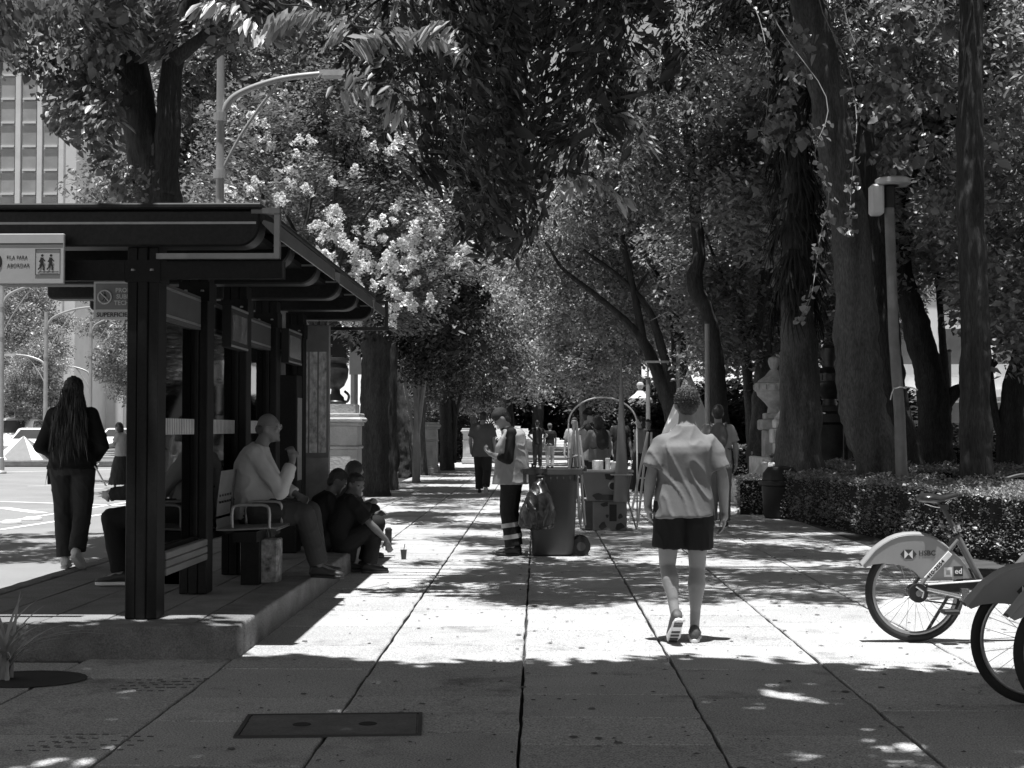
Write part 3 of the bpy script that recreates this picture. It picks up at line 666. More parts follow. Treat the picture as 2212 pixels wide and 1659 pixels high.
named('kerb_tree', 'thick straight dark trunk beside the stone plinth at the left kerb', [(808, 1095), (806, 1040), (808, 900), (812, 760), (815, 600), (825, 300), (830, 100)], 29.7, [44, 34, 31, 31, 30, 28, 24], m_barkD, [(740, 1010, 560, 720, 14, .7), (700, 1100, 100, 480, 30, 1.0)], 16000, l_dark, .13)
named('second_kerb_tree', 'dark trunk half hidden behind the thick kerb trunk', [(846, 1062), (846, 900), (848, 700), (860, 400)], 32.5, [14, 12, 12, 10], m_barkD, [(840, 1000, 600, 760, 14, .6)], 8000, l_dark, .12)
named('bent_tree', 'dark trunk bending left near the pale thin stems', [(880, 1032), (878, 980), (868, 900), (852, 800), (838, 720), (830, 600)], 41.7, [20, 15, 14, 11, 10, 7], m_barkD)
named('pale_stem_tree', 'slender pale multi stemmed tree in front of the second plinth', [(898, 1046), (899, 1000), (900, 940), (897, 850), (888, 760), (880, 640)], 37, [9, 8, 7, 4, 3, 2], m_barkP, [(860, 1010, 600, 800, 34, .5)], 12000, l_dark, .10, (([(900, 950), (912, 860), (925, 760), (935, 640)], [6, 5, 4, 2]), ([(900, 940), (905, 820), (908, 700)], [4, 3, 2]), ([(899, 960), (880, 860), (862, 760)], [4, 3, 2])))
named('thin_stem_tree', 'single thin dark stem between pale tree and second plinth', [(917, 1030), (915, 980), (913, 920), (922, 850), (930, 760)], 42.6, [8, 6, 5, 4, 2], m_barkM, [(900, 1060, 720, 860, 24, .6)], 9000, l_dark, .10)
named('plinth_tree', 'broad dark trunk right of the second stone plinth', [(966, 1016), (965, 960), (963, 880), (962, 760), (965, 600)], 49, [17, 14, 13, 12, 10], m_barkD, [(920, 1130, 640, 850, 34, 1.0)], 12000, l_mid, .13, (([(980, 1000), (982, 900), (972, 830)], [6, 5, 3]), ([(982, 920), (995, 850), (1005, 800)], [4, 3, 2])))
named('forked_tree', 'forked dark tree leaning left over the far vendors', [(1468, 1010), (1452, 900), (1418, 800), (1390, 740), (1358, 700), (1290, 640), (1215, 580), (1180, 520)], 40, [20, 17, 13, 11, 8, 6, 4, 2], m_barkD, [(1130, 1420, 430, 720, 50, .9), (1200, 1520, 230, 480, 60, .9, -.6)], 26000, l_far, .13,
      (([(1390, 740), (1375, 660), (1358, 580), (1340, 480), (1335, 380)], [9, 8, 7, 5, 3]), ([(1462, 960), (1445, 820), (1420, 720), (1395, 660), (1340, 600), (1260, 540)], [13, 11, 9, 7, 5, 3]), ([(1368, 640), (1400, 590), (1440, 560)], [4, 3, 2])), back=2.6)
named('knotted_tree', 'tall dark trunk with a swollen knot left of the palm', [(1560, 1020), (1552, 880), (1545, 780), (1530, 680), (1508, 640), (1500, 600), (1510, 540), (1495, 400), (1480, 200)], 31, [26, 20, 18, 16, 17, 18, 13, 12, 10], m_barkD, [(1380, 1640, 120, 420, 40, .9)], 14000, l_mid, .12)
named('buttress_tree', 'pale broad based trunk standing behind the urn plinth', [(1645, 1000), (1645, 930), (1648, 840), (1650, 740), (1655, 500)], 33, [36, 26, 20, 17, 15], m_barkM)
named('leaning_tree', 'large grey trunk leaning left across the right half', [(1935, 1110), (1905, 1010), (1868, 900), (1855, 800), (1850, 700), (1835, 500), (1808, 340), (1782, 180), (1748, 20), (1700, -160)], 20, [58, 50, 52, 47, 44, 40, 38, 36, 37, 30], m_barkM, [(1560, 2100, -330, -60, 60, .5), (1640, 1760, 60, 300, 8, .3), (1900, 2060, 40, 460, 16, .3), (1840, 1960, 150, 300, 6, .25)], 9000, l_big, .105, (), None, .85, 1.1)
named('rear_leaning_tree', 'black trunk leaning close behind the slim lamp post', [(1985, 1080), (1960, 1000), (1930, 860), (1910, 700), (1888, 520), (1868, 330), (1850, 100)], 24, [46, 36, 30, 30, 27, 23, 18], m_barkD, [(1750, 2000, -60, 200, 40, .8)], 9000, l_mid, .12)
named('curved_tree', 'dark curved trunk with a limb reaching right behind the lamp post', [(2030, 1060), (2022, 960), (2015, 860), (1995, 760), (1968, 660), (1950, 590), (1945, 450), (1950, 300)], 27, [44, 36, 33, 30, 25, 20, 16, 12], m_barkD, [(1880, 2200, 120, 420, 44, .8)], 13000, l_far, .12, (([(2015, 900), (2060, 850), (2100, 830), (2150, 780)], [20, 15, 12, 8]),))
named('straight_tree', 'tall straight black trunk rising out of the hedge at right', [(2112, 1120), (2108, 980), (2105, 860), (2106, 700), (2098, 500), (2094, 300), (2098, 100), (2100, -120)], 18, [38, 34, 31, 30, 29, 28, 25, 22], m_barkD, [(1900, 2400, -260, -70, 50, .5)], 7000, l_mid, .10)
t = C.objects['straight_tree']; T0 = Vector(t.location); rs = random.Random(66); cl = []
for i in range(95):
    x_, y_ = rs.uniform(2.6, 11), rs.uniform(12.6, 27)
    if 3.7 < x_ < 6.6 and 14 < y_ < 19.5 and rs.random() < .8: continue
    cl.append((x_ - T0.x, y_ - T0.y, rs.uniform(8.6, 12.0), rs.uniform(.4, .9)))
link('upper_crown', leaves('upper_crown', clump_points(cl, 27000, 67, .5, .8), .15, l_dark, 67, .6, .5, .45), t)  # unseen canopy added above the frame to shade the right hand trunks
named('edge_tree', 'black trunk with a low fork at the right edge', [(2185, 1070), (2182, 960), (2190, 860), (2215, 740), (2235, 600)], 26, [36, 28, 26, 22, 18], m_barkD, [(2140, 2400, 300, 700, 40, .8)], 11000, l_mid, .12, (([(2175, 960), (2150, 900), (2138, 800), (2130, 700)], [12, 10, 8, 5]),))
named('slender_tree', 'slender forked stem between the curved and straight trunks', [(2048, 1000), (2045, 900), (2040, 800), (2032, 680), (2020, 560), (2000, 500), (1985, 420)], 34, [10, 9, 9, 7, 6, 5, 3], m_barkD, None, 0, l_far, .1, (([(2022, 570), (2035, 480), (2030, 380)], [5, 4, 3]),))
# ---- palm with a skirt of dead fronds
b = at(1728, 900, 23.5); t = tag(empty('skirted_palm', (b.x, 23.5, 0)), 'stout palm trunk with a hanging skirt of dead fronds', 'tree'); T0 = Vector(t.location)
mb, _ = trunkpx([(1728, 1110), (1726, 1000), (1727, 860), (1724, 700), (1722, 560), (1716, 380), (1712, 200), (1708, 40)], 23.5, [58, 50, 44, 36, 32, 28, 26, 22], None, 18); rel(mb, T0).obj('trunk', m_barkM, t, 180)
m_frond = M('dead frond', .028, .9, .5, 6, .5, 30); rs = random.Random(3)
FR = []
for i in range(4):
    mb = MB(); L = .75
    for j in range(5):
        a = (j - 2) * .16; pth = catmull([(0, 0, 0), (.10, a * .2, .02), (.20, a * .5, -.25), (.16 + .03 * j, a * .9, -L + .05 * abs(j - 2))], 4)
        mb.tube(pth, [.02, .028, .022, .004], 4, flat=.35)
    FR.append(mb.mesh('dead_frond', m_frond))
for i in range(150):
    y = 690 - 640 * (i / 150) ** .9; p = at(1722 - (690 - y) * .02, y, 23.5) - T0; a = rs.uniform(0, 6.28); r_ = .20
    link('dead_frond', FR[i % 4], t, (p.x + r_ * math.cos(a), p.y + r_ * math.sin(a), p.z + rs.uniform(-.1, .2)), (rs.uniform(-.25, .25), rs.uniform(-.45, .3), a), (rs.uniform(.6, 1.1),) * 3)
# ---- thin hanging twigs with heart shaped leaves on the right
t = tag(empty('hanging_twigs', (at(1760, 640, 14).x, 14, 0)), 'fine hanging poplar twigs with heart shaped leaves before the leaning trunk', 'branch'); T0 = Vector(t.location)
mb = MB(); cl = []; rs = random.Random(12)
for pts in ([(1760, 330), (1790, 420), (1770, 520), (1752, 640), (1725, 690)], [(1870, 130), (1960, 190), (1990, 260), (2000, 330)], [(1850, 250), (1845, 330), (1838, 420), (1833, 500)], [(1640, 40), (1660, 160), (1650, 300)]):
    P = [at(x, y, 14 + rs.uniform(-.6, .6)) for x, y in pts]; pth = catmull([P[0] + Vector((rs.uniform(-1.8, 1.8), 1.2, 3.6)), P[0] + Vector((rs.uniform(-.8, .8), .6, 1.7)), P[0] + Vector((rs.uniform(-.25, .25), .2, .6))] + P, 5); mb.tube(pth, [.007, .005, .003], 5)
    for p in pth[12:]:
        q = p - T0; cl.append((q.x, q.y, q.z, .08))
rel(mb, T0).obj('twigs', M('pale twig', .2, .8), t, 180)
link('leaves', leaves('leaves', clump_points(cl, 240, 71, .8, 1), .06, MLEAF('poplar leaf', .22, .4, .3, .35, .6), 71, .9, .4, .95, True), t)
# ---- clipped hedges
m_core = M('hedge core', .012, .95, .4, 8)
def hedge(label, pts, h, w, seed, n_per=1500, size=.034, name='clipped_hedge'):
    """pts: ground points of the front foot; w: depth away from the walk"""
    A = Vector((pts[0][0], pts[0][1], 0)); B = Vector((pts[1][0], pts[1][1], 0)); d = (B - A)
    if d.y - d.x < 0: A, B = B, A; d = -d
    L = d.length; d.normalize()
    t = tag(empty(name, A), label, 'hedge', 'clipped hedges of the planting beds'); rs = np.random.RandomState(seed)
    r = random.Random(seed)
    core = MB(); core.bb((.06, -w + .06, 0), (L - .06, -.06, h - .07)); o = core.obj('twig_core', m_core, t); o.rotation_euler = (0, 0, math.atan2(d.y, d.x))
    n = int((L * w + L * h * 2 + w * h * 2) * n_per); k = rs.uniform(0, 1, n)
    at_, af, ae = L * w, L * h, w * h; tot = at_ + 2 * af + 2 * ae
    u = rs.uniform(0, 1, (n, 2)); loc = np.zeros((n, 3)); dep = np.abs(rs.normal(0, .035, n))
    c = k * tot; i0 = c < at_; i1 = (c >= at_) & (c < at_ + af); i2 = (c >= at_ + af) & (c < at_ + 2 * af); i3 = (c >= at_ + 2 * af) & (c < at_ + 2 * af + ae); i4 = c >= at_ + 2 * af + ae
    loc[i0] = np.stack([u[i0, 0] * L, -u[i0, 1] * w, h - dep[i0]], 1); loc[i1] = np.stack([u[i1, 0] * L, -dep[i1], u[i1, 1] * h], 1)
    loc[i2] = np.stack([u[i2, 0] * L, -w + dep[i2], u[i2, 1] * h], 1); loc[i3] = np.stack([dep[i3], -u[i3, 0] * w, u[i3, 1] * h], 1); loc[i4] = np.stack([L - dep[i4], -u[i4, 0] * w, u[i4, 1] * h], 1)
    # lumpy outline
    bump = .05 * np.sin(loc[:, 0] * 5.1 + seed) * np.sin(loc[:, 1] * 6.3 + 1) + .035 * np.sin(loc[:, 0] * 11 + 2 * seed) + .03 * np.sin(loc[:, 1] * 13)
    loc[i0, 2] += bump[i0]; loc[i1, 1] += .6 * bump[i1] + .04 * np.sin(loc[i1, 2] * 9); loc[i3, 0] += .5 * bump[i3]
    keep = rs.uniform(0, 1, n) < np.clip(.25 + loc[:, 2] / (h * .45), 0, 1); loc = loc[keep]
    o = link('foliage', leaves('foliage', loc, size, l_hedge, seed, -.3, .35, .62), t); o.rotation_euler = (0, 0, math.atan2(d.y, d.x))
    st = MB()
    for i in range(int(L * 5)):
        x = r.uniform(.05, L - .05); st.tube([(x, -.1, 0), (x + r.uniform(-.06, .06), -.06, h * .3), (x + r.uniform(-.1, .1), -.03, h * .6)], [.012, .008, .004], 5)
    o = st.obj('stems', m_barkM, t); o.rotation_euler = (0, 0, math.atan2(d.y, d.x))
def g(x, y): v = gp(x, y); return (v.x, v.y)
# (front foot runs from far to near so that the depth lies to the right, away from the walk)
A_ = Vector((*g(2330, 1265), 0)); 
hedge('long low hedge behind the saddle of the nearer bicycle', (g(1925, 1172), (5.4, 11.2)), .74, 1.9, 3)
hedge('hedge block with a bright top left of the leaning trunk foot', (g(1775, 1138), g(1918, 1170)), .74, 1.0, 4)
hedge('shaded hedge end beside the palm foot', (g(1690, 1121), g(1772, 1138)), .72, 1.5, 5)
hedge('small dark bush clump at the end of the stone seat', (g(1590, 1112), g(1655, 1113)), .62, .7, 6)
hedge('hedge strip further back between palm and leaning trunk', ((5.0, 26.5), (5.2, 22.4)), .78, 1.4, 8, 900, .045)
hedge('wide back hedge beneath the straight black trunk', ((6.6, 24.5), (7.4, 16.5)), .75, 2.6, 9, 800, .045)
hedge('far hedge below the shop building', ((6.0, 38), (14, 33)), 1.0, 1.2, 10, 450, .07)
hedge('far hedge beyond the urn plinths', ((3.6, 40), (6.2, 41.0)), .9, 1.0, 11, 500, .07)
# ================================================================ BUS SHELTER
m_sh = M('shelter metal', .008, .6, .5, 3, .05, 80, spec=.22, speck=.3, sscale=50)
m_sh2 = M('shelter roof', .013, .5, .5, 2, spec=.25, speck=.3, sscale=40)
m_steel = M('brushed steel', .42, .35, .2, 20, metal=.8)
m_alu = M('grey aluminium', .30, .45, .2, 10, metal=.5)
m_sign = M('sign white', .78, .55, .08, 3)
m_black = M('black', .015, .55, .3, 5)
m_dgrey = M('dark grey', .06, .55, .3, 5)
gl = MGLASS('shelter glass', .72, .10)
SX = -2.5
sh = tag(empty('bus_shelter', (SX, 8.9, PZ)), 'dark metal and glass bus shelter with ribbed flat roof', 'bus shelter'); T0 = Vector(sh.location)
def so(mb, name, mat, **k): return rel(mb, T0).obj(name, mat, sh, **k)
posts = [9.06, 10.42, 11.8, 13.15, 14.65]
for y in posts:
    mb = MB(); w_ = .20
    mb.bb((SX - .1, y - .1, PZ), (SX - .035, y + .1, 2.58)); mb.bb((SX - .031, y - .108, PZ), (SX + .031, y + .108, 2.58)); mb.bb((SX + .035, y - .1, PZ), (SX + .1, y + .1, 2.58))
    mb.bb((SX - .095, y - .09, PZ), (SX + .095, y + .09, 2.575))
    o = so(mb, 'post', m_sh, bevel=.006)
    c = MB().bb((SX - .112, y - .115, 2.33), (SX + .112, y + .115, 2.47)); rel(c, T0).obj('collar', m_sh, o)
    for sx in (-1, 1): rel(MB().lathe([(.014, 0), (.012, .012), (.004, .014)], (SX + sx * .06, y - .116, 2.40), 8), T0).obj('bolt', m_alu, o)
# roof: ribs with rounded outer ends, sheet between, fascia strips, end brackets
RX0, RX1, ZB, ZT = -4.35, -1.75, 2.55, 2.80
ribs = [8.93, 10.05, 11.27, 12.55, 13.75, 15.0]
for y in ribs:
    prof = [(RX0, ZT - .02), (RX0, ZB + .03), (RX0 + .03, ZB)] + [(RX1 - .13 + .13 * math.sin(a), ZB + .13 - .13 * math.cos(a)) for a in [R(15 * i) for i in range(7)]] + [(RX1, ZT - .02)]
    mb = MB().prism(prof, (0, y - .03, 0), (1, 0, 0), (0, 0, 1), (0, .22, 0)); so(mb, 'roof_rib', m_sh2, bevel=.012, smooth=30)
    so(MB().bb((RX0 + .3, y - .034, ZB + .14), (RX1 - .02, y - .0305, ZB + .155)), 'rib_groove', m_alu)
mb = MB().bb((RX0 - .02, 8.86, ZT - .018), (RX1 + .02, 15.3, ZT + .02)); so(mb, 'roof_sheet', m_sh2, bevel=.01)
for a, b in zip(ribs[:-1], ribs[1:]): so(MB().bb((RX0 + .05, a + .2, ZB + .12), (RX1 - .12, b - .04, ZB + .16)), 'ceiling_panel', m_sh)
m_fas = M('fascia', .09, .35, .3, 6, spec=.6)
for a, b in ((8.93, 11.45), (11.75, 14.1), (14.25, 15.25)):
    mb = MB().prism([(-.10, 2.70), (.0, 2.60), (.006, 2.602), (.006, 2.69), (-.09, 2.72)], (-1.64, a, 0), (1, 0, 0), (0, 0, 1), (0, b - a, 0)); so(mb, 'fascia_strip', m_fas)
for y in (8.92, 15.42):
    mb = MB(); mb.bb((-1.80, y - .03, 2.755), (-1.62, y + .03, 2.79)); mb.bb((-1.655, y - .029, 2.47), (-1.62, y + .029, 2.754)); mb.bb((-2.4, y - .028, 2.47), (-1.656, y + .028, 2.505))
    so(mb, 'end_bracket', m_fas if y < 9 else m_sh)
so(MB().bb((SX + .11, 8.95, 2.35), (SX + .9, 9.0, 2.46)), 'front_beam', m_sh)
so(MB().bb((RX0, 8.95, 2.34), (SX - .115, 9.02, 2.47)), 'front_beam', m_sh)
# back wall glass between the posts, with hatch band, header boxes and screens
for i in range(4):
    y0, y1 = posts[i] + .11, posts[i + 1] - .11
    g_ = so(MB().bb((SX - .006, y0, .62), (SX + .006, y1, 2.12)), 'glass_pane', gl)
    hb = MB()
    for k in range(24): hb.bb((SX + .0075, y0 + (y1 - y0) * (k + .12) / 24, 1.36), (SX + .0085, y0 + (y1 - y0) * (k + .8) / 24, 1.47))
    rel(hb, T0).obj('hatch_band', M('frosted band', .42, .8), g_)
    so(MB().bb((SX - .03, y0 + .002, .56), (SX + .03, y1 - .002, .618)), 'rail', m_sh)
    hx = so(MB().bb((SX - .06, y0 + .001, 2.12), (SX + .05, y1 - .001, 2.36)), 'header_box', m_dgrey)
    for z in (2.15, 2.33): rel(MB().bb((SX + .0505, y0 + .02, z - .008), (SX + .054, y1 - .02, z + .008)), T0).obj('trim', m_steel, hx)
for yc, w_ in ((11.05, .62), (13.6, .72)):
    s_ = so(MB().bb((SX + .11, yc - w_ / 2, 2.02), (SX + .18, yc + w_ / 2, 2.34)), 'screen', m_black)
    rel(MB().bb((SX + .1805, yc - w_ / 2 + .04, 2.07), (SX + .182, yc + w_ / 2 - .04, 2.28)), T0).obj('display', M('screen face', .10, .2, .9, 14, spec=.6), s_)
    for z in (2.03, 2.325): rel(MB().bb((SX + .1805, yc - w_ / 2, z - .008), (SX + .184, yc + w_ / 2, z + .008)), T0).obj('trim', m_steel, s_)
# narrow notice strip on the second post
ns = so(MB().bb((SX - .075, posts[1] - .112, 1.30), (SX - .03, posts[1] - .109, 1.86)), 'notice_strip', M('notice', .38, .6, .3, 30, stretch=(1, 1, .6)))
# ---- signs hanging from the shelter
def text_on(s, size, mat, par, x, y, z, **k): return text(s, size, mat, par, (x, y, z), (R(90), 0, 0), **k)
def walker(par, x, y, z, h, mat, name='pictogram'):
    mb = MB()
    def ln(a, b, r): mb.tube([(a[0] * h, 0, a[1] * h), (b[0] * h, 0, b[1] * h)], r * h, 6)
    mb.ell((.02 * h, 0, .92 * h), (.085 * h, .03 * h, .085 * h)); ln((.0, .8), (-.02, .45), .1); ln((0, .78), (.2, .55), .045); ln((0, .78), (-.17, .52), .045)
    ln((-.02, .45), (.14, .22), .06); ln((.14, .22), (.12, .0), .05); ln((-.02, .45), (-.1, .2), .06); ln((-.1, .2), (-.24, .04), .05)
    mb.v = [(a, b * .12, c) for a, b, c in mb.v]
    return mb.obj(name, mat, par, 60, loc=(x, y, z))
a = at(-60, 505, 8.8); b = at(137, 613, 8.8)
sg = tag(empty('queue_sign', (b.x, 8.8, b.z)), 'hanging white sign reading fila para abordar with two walkers', 'sign')
W_, H_ = b.x - a.x, a.z - b.z
MB().bb((-W_, 0, 0), (0, .03, H_)).obj('board', M('queue sign board', .42, .6, .12, 4), sg, bevel=.004)
MB().bb((-W_ + .004, -.003, H_ - .068), (-.004, -.001, H_ - .06)).obj('stripe', m_black, sg)
text_on('FILA PARA', .032, m_black, sg, -.358, -.001, .155, ext=.0004, sx=.9); text_on('ABORDAR', .032, m_black, sg, -.355, -.001, .105, ext=.0004, sx=.96)
fr = MB(); fx0, fx1, fz0, fz1 = -.178, -.02, .055, .215
for q in (((fx0, -.003, fz0), (fx1, -.0005, fz0 + .004)), ((fx0, -.003, fz1), (fx1, -.0005, fz1 + .004)), ((fx0, -.003, fz0 + .0041), (fx0 + .004, -.0005, fz1 - .0001)), ((fx1 - .004, -.003, fz0 + .0041), (fx1, -.0005, fz1 - .0001))): fr.bb(*q)
fr.obj('pictogram_frame', m_dgrey, sg)
walker(sg, -.135, -.003, .085, .10, m_black); walker(sg, -.08, -.003, .085, .10, m_black)
MB().bb((-.15, -.003, .073), (-.03, -.001, .077)).obj('ground_line', m_black, sg)
MB().tube([(-.44, -.001, .14), (-.44, -.004, .14)], .055, 20).obj('round_mark', m_black, sg)
MB().bb((-.25, .011, H_), (-.235, .019, 2.56 - b.z)).obj('hanger', m_sh, sg)
# prohibition sign
a = at(203, 600, 10.6); b = at(330, 690, 10.6)
pg = tag(empty('prohibition_sign', (a.x, 10.6, b.z)), 'grey prohibition sign with crossed out climber, partly behind the first post', 'sign'); W_, H_ = b.x - a.x, a.z - b.z
MB().bb((0, 0, 0), (W_, .02, H_)).obj('board', m_sign, pg)
MB().bb((.015, -.003, .075), (W_ - .01, -.0005, H_ - .045)).obj('field', M('sign field', .30, .6, .1), pg)
MB().tube([(.085 + .05 * math.cos(t_), -.006, .17 + .05 * math.sin(t_)) for t_ in [2 * math.pi * i / 24 for i in range(24)]], .006, 6, loop=True).obj('ring', m_sign, pg)
MB().tube([(.085, -.0035, .17), (.085, -.006, .17)], .045, 20).obj('disc', M('sign light', .34, .6), pg)
MB().tube([(.05, -.008, .205), (.12, -.008, .135)], .005, 6).obj('slash', m_sign, pg)
walker(pg, .085, -.0085, .135, .07, m_dgrey)
for s_, x, z in (('PROHIBIDO', .165, .205), ('SUBIR AL', .172, .157), ('TECHO', .155, .11)): text_on(s_, .045, m_sign, pg, x, -.0055, z, bold=.0012)
text_on('SUPERFICIE', .047, m_dgrey, pg, .022, -.002, .02, bold=.0005)
MB().bb((.1, .005, H_), (.115, .015, 2.56 - b.z)).obj('hanger', m_sh, pg)
# third sign further in, its end seen between two posts
a = at(505, 700, 13.9); b = at(562, 752, 13.9)
tg = tag(empty('inner_sign', (a.x, 13.9, b.z)), 'white sign end with small lettering seen between the third and fourth posts', 'sign'); W_, H_ = b.x - a.x, a.z - b.z
MB().bb((0, 0, 0), (W_, .02, H_)).obj('board', m_sign, tg); MB().bb((0, -.003, H_ - .03), (W_, -.0005, H_ - .022)).obj('stripe', m_black, tg)
text_on('PARA', .045, m_black, tg, W_ - .115, -.001, H_ - .1); text_on('SO', .045, m_black, tg, W_ - .115, -.001, H_ - .17)
MB().bb((.1, .005, H_), (.115, .015, 2.56 - b.z)).obj('hanger', m_sh, tg)
# ---- information totem and ad panel at the far end of the shelter
it = tag(empty('information_panel', (-2.32, 14.75, PZ)), 'tall information panel with posted sheets at the far end of the shelter', 'information panel')
MB().bb((-.16, 0, 0), (.16, .08, 2.28)).obj('body', M('panel body', .16, .3, .3, 4, spec=.6), it, bevel=.006)
for i, (x0, x1) in enumerate(((-.14, -.06), (-.045, .035), (.05, .13))):
    MB().bb((x0, -.006, .95), (x1, -.001, 2.0)).obj('posted_sheet', M('posted sheet', .42, .6, .7, 26, stretch=(1, 1, .5)), it)
MB().bb((-.155, -.004, .15), (.155, -.001, .9)).obj('lower_glass', M('panel glass', .20, .12, .5, 3, spec=.8), it)
tm = tag(empty('ticket_cabinet', (-2.48, 13.85, PZ)), 'dark upright cabinet standing before the information panel', 'cabinet')
MB().bb((-.16, -.15, 0), (.16, .15, 1.72)).obj('body', m_sh, tm, bevel=.01)
MB().bb((.162, -.12, .7), (.166, .12, 1.5)).obj('side_panel', m_steel, tm)
MB().bb((-.02, -.02, 1.72), (.02, .02, 2.34)).obj('pole', m_alu, tm)
MB().bb((-.04, -.03, 2.341), (.04, .03, 2.38)).obj('pole_cap', m_alu, tm)
# ---- benches
def bench(loc, rz, label, seats=2):
    b = tag(empty('shelter_bench', loc, rz), label, 'bench')          # local +x = front of the seat, y along
    w = .52 * seats; mp = M('perforated steel', .2, .45, .15, 8, metal=.3)
    for i in range(seats):
        y0 = i * .52
        pth = [(.03, .88), (-.0, .62), (-.0, .47), (.03, .44), (.42, .455), (.45, .44)]
        mb = MB(); P2 = catmull([(x, 0, z) for x, z in pth], 5); vs = []; fs = []
        for p in P2: vs += [(p.x, y0 + .015, p.z), (p.x, y0 + .505, p.z), (p.x + .0, y0 + .505, p.z - .012), (p.x, y0 + .015, p.z - .012)]
        for k in range(len(P2) - 1):
            for j in range(4): fs.append((4 * k + j, 4 * k + (j + 1) % 4, 4 * k + 4 + (j + 1) % 4, 4 * k + 4 + j))
        mb.add(vs, fs); s_ = mb.obj('seat_shell', mp, b, 60)
        hl = MB()
        for a_ in range(5):
            for c_ in range(3): hl.box((.006 + .003 * c_, y0 + .08 + a_ * .09, .74 - c_ * .05), (.012, .03, .016))
        hl.obj('slots', m_black, s_)
    for i in range(seats + 1):
        y0 = i * .52
        pth = catmull([(.12, y0, .45), (.12, y0, .58), (.15, y0, .62), (.27, y0, .625), (.37, y0, .62), (.40, y0, .58), (.40, y0, .45)], 4); MB().tube(pth, .012, 8).obj('armrest', m_alu, b, 180)
    MB().bb((.12, .02, .34), (.3, w - .02, .42)).obj('beam', m_sh, b)
    for y0 in (.22, w - .3): MB().bb((.14, y0, 0), (.28, y0 + .14, .339)).obj('leg', m_sh, b)
    return b
bench((-2.42, 10.72, PZ), 0, 'grey perforated steel bench with armrests under the seated old man', 2)
bench((-2.60, 11.35, PZ), R(180), 'grey steel bench facing the road behind the first glass pane', 1)
lb_ = tag(empty('leaning_board', (-2.42, 9.17, PZ)), 'low slatted board rail between the first two posts', 'rail')
for z in (.25, .302, .354): MB().bb((-.02, .0, z), (.03, 1.14, z + .048)).obj('slat', M('slat', .14, .6, .3, 10, stretch=(1, .2, 1)), lb_, bevel=.006)
for y in (.02, 1.07): MB().bb((-.05, y, .24), (-.021, y + .05, .41)).obj('bracket', m_sh, lb_)
# ================================================================ LAMP POSTS
m_lamp = M('lamp grey', .36, .4, .15, 4, metal=.2)
def street_lamp(px, Y, H, arm, ztop, label, low=None, pr=1.0):
    b = at(px, 900, Y); o = tag(empty('street_lamp', (b.x, Y, -.05)), label, 'street lamp', 'curved arm street lamps')
    MB().tube([(0, 0, 0), (0, 0, 1.2), (0, 0, H)], [.11 * pr, .09 * pr, .075 * pr], 12).obj('pole', m_lamp, o, 60)
    MB().lathe([(.2, 0), (.2, .04), (.13, .1), (.12, .5), (.1, .52)], (0, 0, 0), 14).obj('base', m_lamp, o, 40)
    def one(z0, L, sgn, name):
        A = MB(); A.tube(catmull([(0, 0, z0), (sgn * .35 * L * .4, 0, z0 + .22 * L), (sgn * .55 * L, 0, z0 + .38 * L), (sgn * L, 0, z0 + .44 * L)], 7), [.055, .045, .04], 10)
        A.tube(catmull([(0, 0, z0 - .55 * L), (sgn * .18 * L, 0, z0 - .2 * L), (sgn * .42 * L, 0, z0 + .16 * L), (sgn * .62 * L, 0, z0 + .4 * L)], 6), .022, 8)
        a_ = A.obj(name, m_lamp, o, 180)
        MB().prism([(0, -.03), (.05, -.05), (.5, -.05), (.62, -.02), (.5, .03), (.0, .03)], (sgn * L * .98, -.12, z0 + .44 * L), (sgn, 0, 0), (0, 0, 1), (0, .24, 0)).obj('lantern', M('lantern', .5, .4), a_)
    one(ztop, arm, 1, 'arm')
    if low: one(low, arm * .62, -1, 'lower_arm')
    for z in (ztop + .02, ztop - .55 * arm): MB().lathe([(.1, z - .06), (.1, z + .06)], (0, 0, 0), 12).obj('clamp', m_lamp, o)
street_lamp(472, 20, 6.75, 1.45, 5.85, 'nearest curved arm street lamp rising above the shelter roof', None, .75)
street_lamp(2, 46, 6.2, 1.75, 5.45, 'street lamp at the left edge with boxes on its pole')
street_lamp(98, 55, 6.0, 1.95, 5.35, 'double armed street lamp right of the left edge, across the road', 3.8)
street_lamp(195, 70, 6.75, 2.0, 6.2, 'double armed street lamp just left of the first shelter post', 4.0)
street_lamp(274, 84, 6.8, 2.0, 6.2, 'most distant double armed street lamp beside the first shelter post', 4.0)
# slim lamp with white box between the right hand trunks
b = at(1940, 900, 19); zt = at(1922, 385, 19).z
sl = tag(empty('slim_lamp_post', (b.x, 19, 0)), 'slim grey lamp post with white box and flat cap among the right trunks', 'lamp post')
dx = at(1921, 470, 19).x - b.x
MB().tube([(.06, 0, 0), (.02, 0, 1.6), (dx * .5, 0, 2.6), (dx, 0, zt - .4)], [.085, .075, .07, .068], 14).obj('pole', M('slim pole', .17, .5, .3, 5), sl, 60)
MB().lathe([(.08, zt - .4), (.08, zt - .12), (.13, zt - .11)], (dx, 0, 0), 14).obj('neck', m_black, sl)
MB().lathe([(.2, zt - .1), (.235, zt - .08), (.235, zt - .02), (.2, zt)], (dx + .05, 0, 0), 20).obj('cap', M('cap grey', .5, .35, .1), sl, 40)
MB().bb((dx - .26, -.1, zt - .5), (dx - .083, .1, zt - .09)).obj('box', M('white box', .62, .5, .08), sl, bevel=.03)
zb = at(1945, 838, 19).z
tie = MB().tube([(.02 + .085 * math.cos(a), .085 * math.sin(a), zb + .01 * math.sin(3 * a)) for a in [2 * math.pi * i / 14 for i in range(14)]], .010, 6, loop=True)
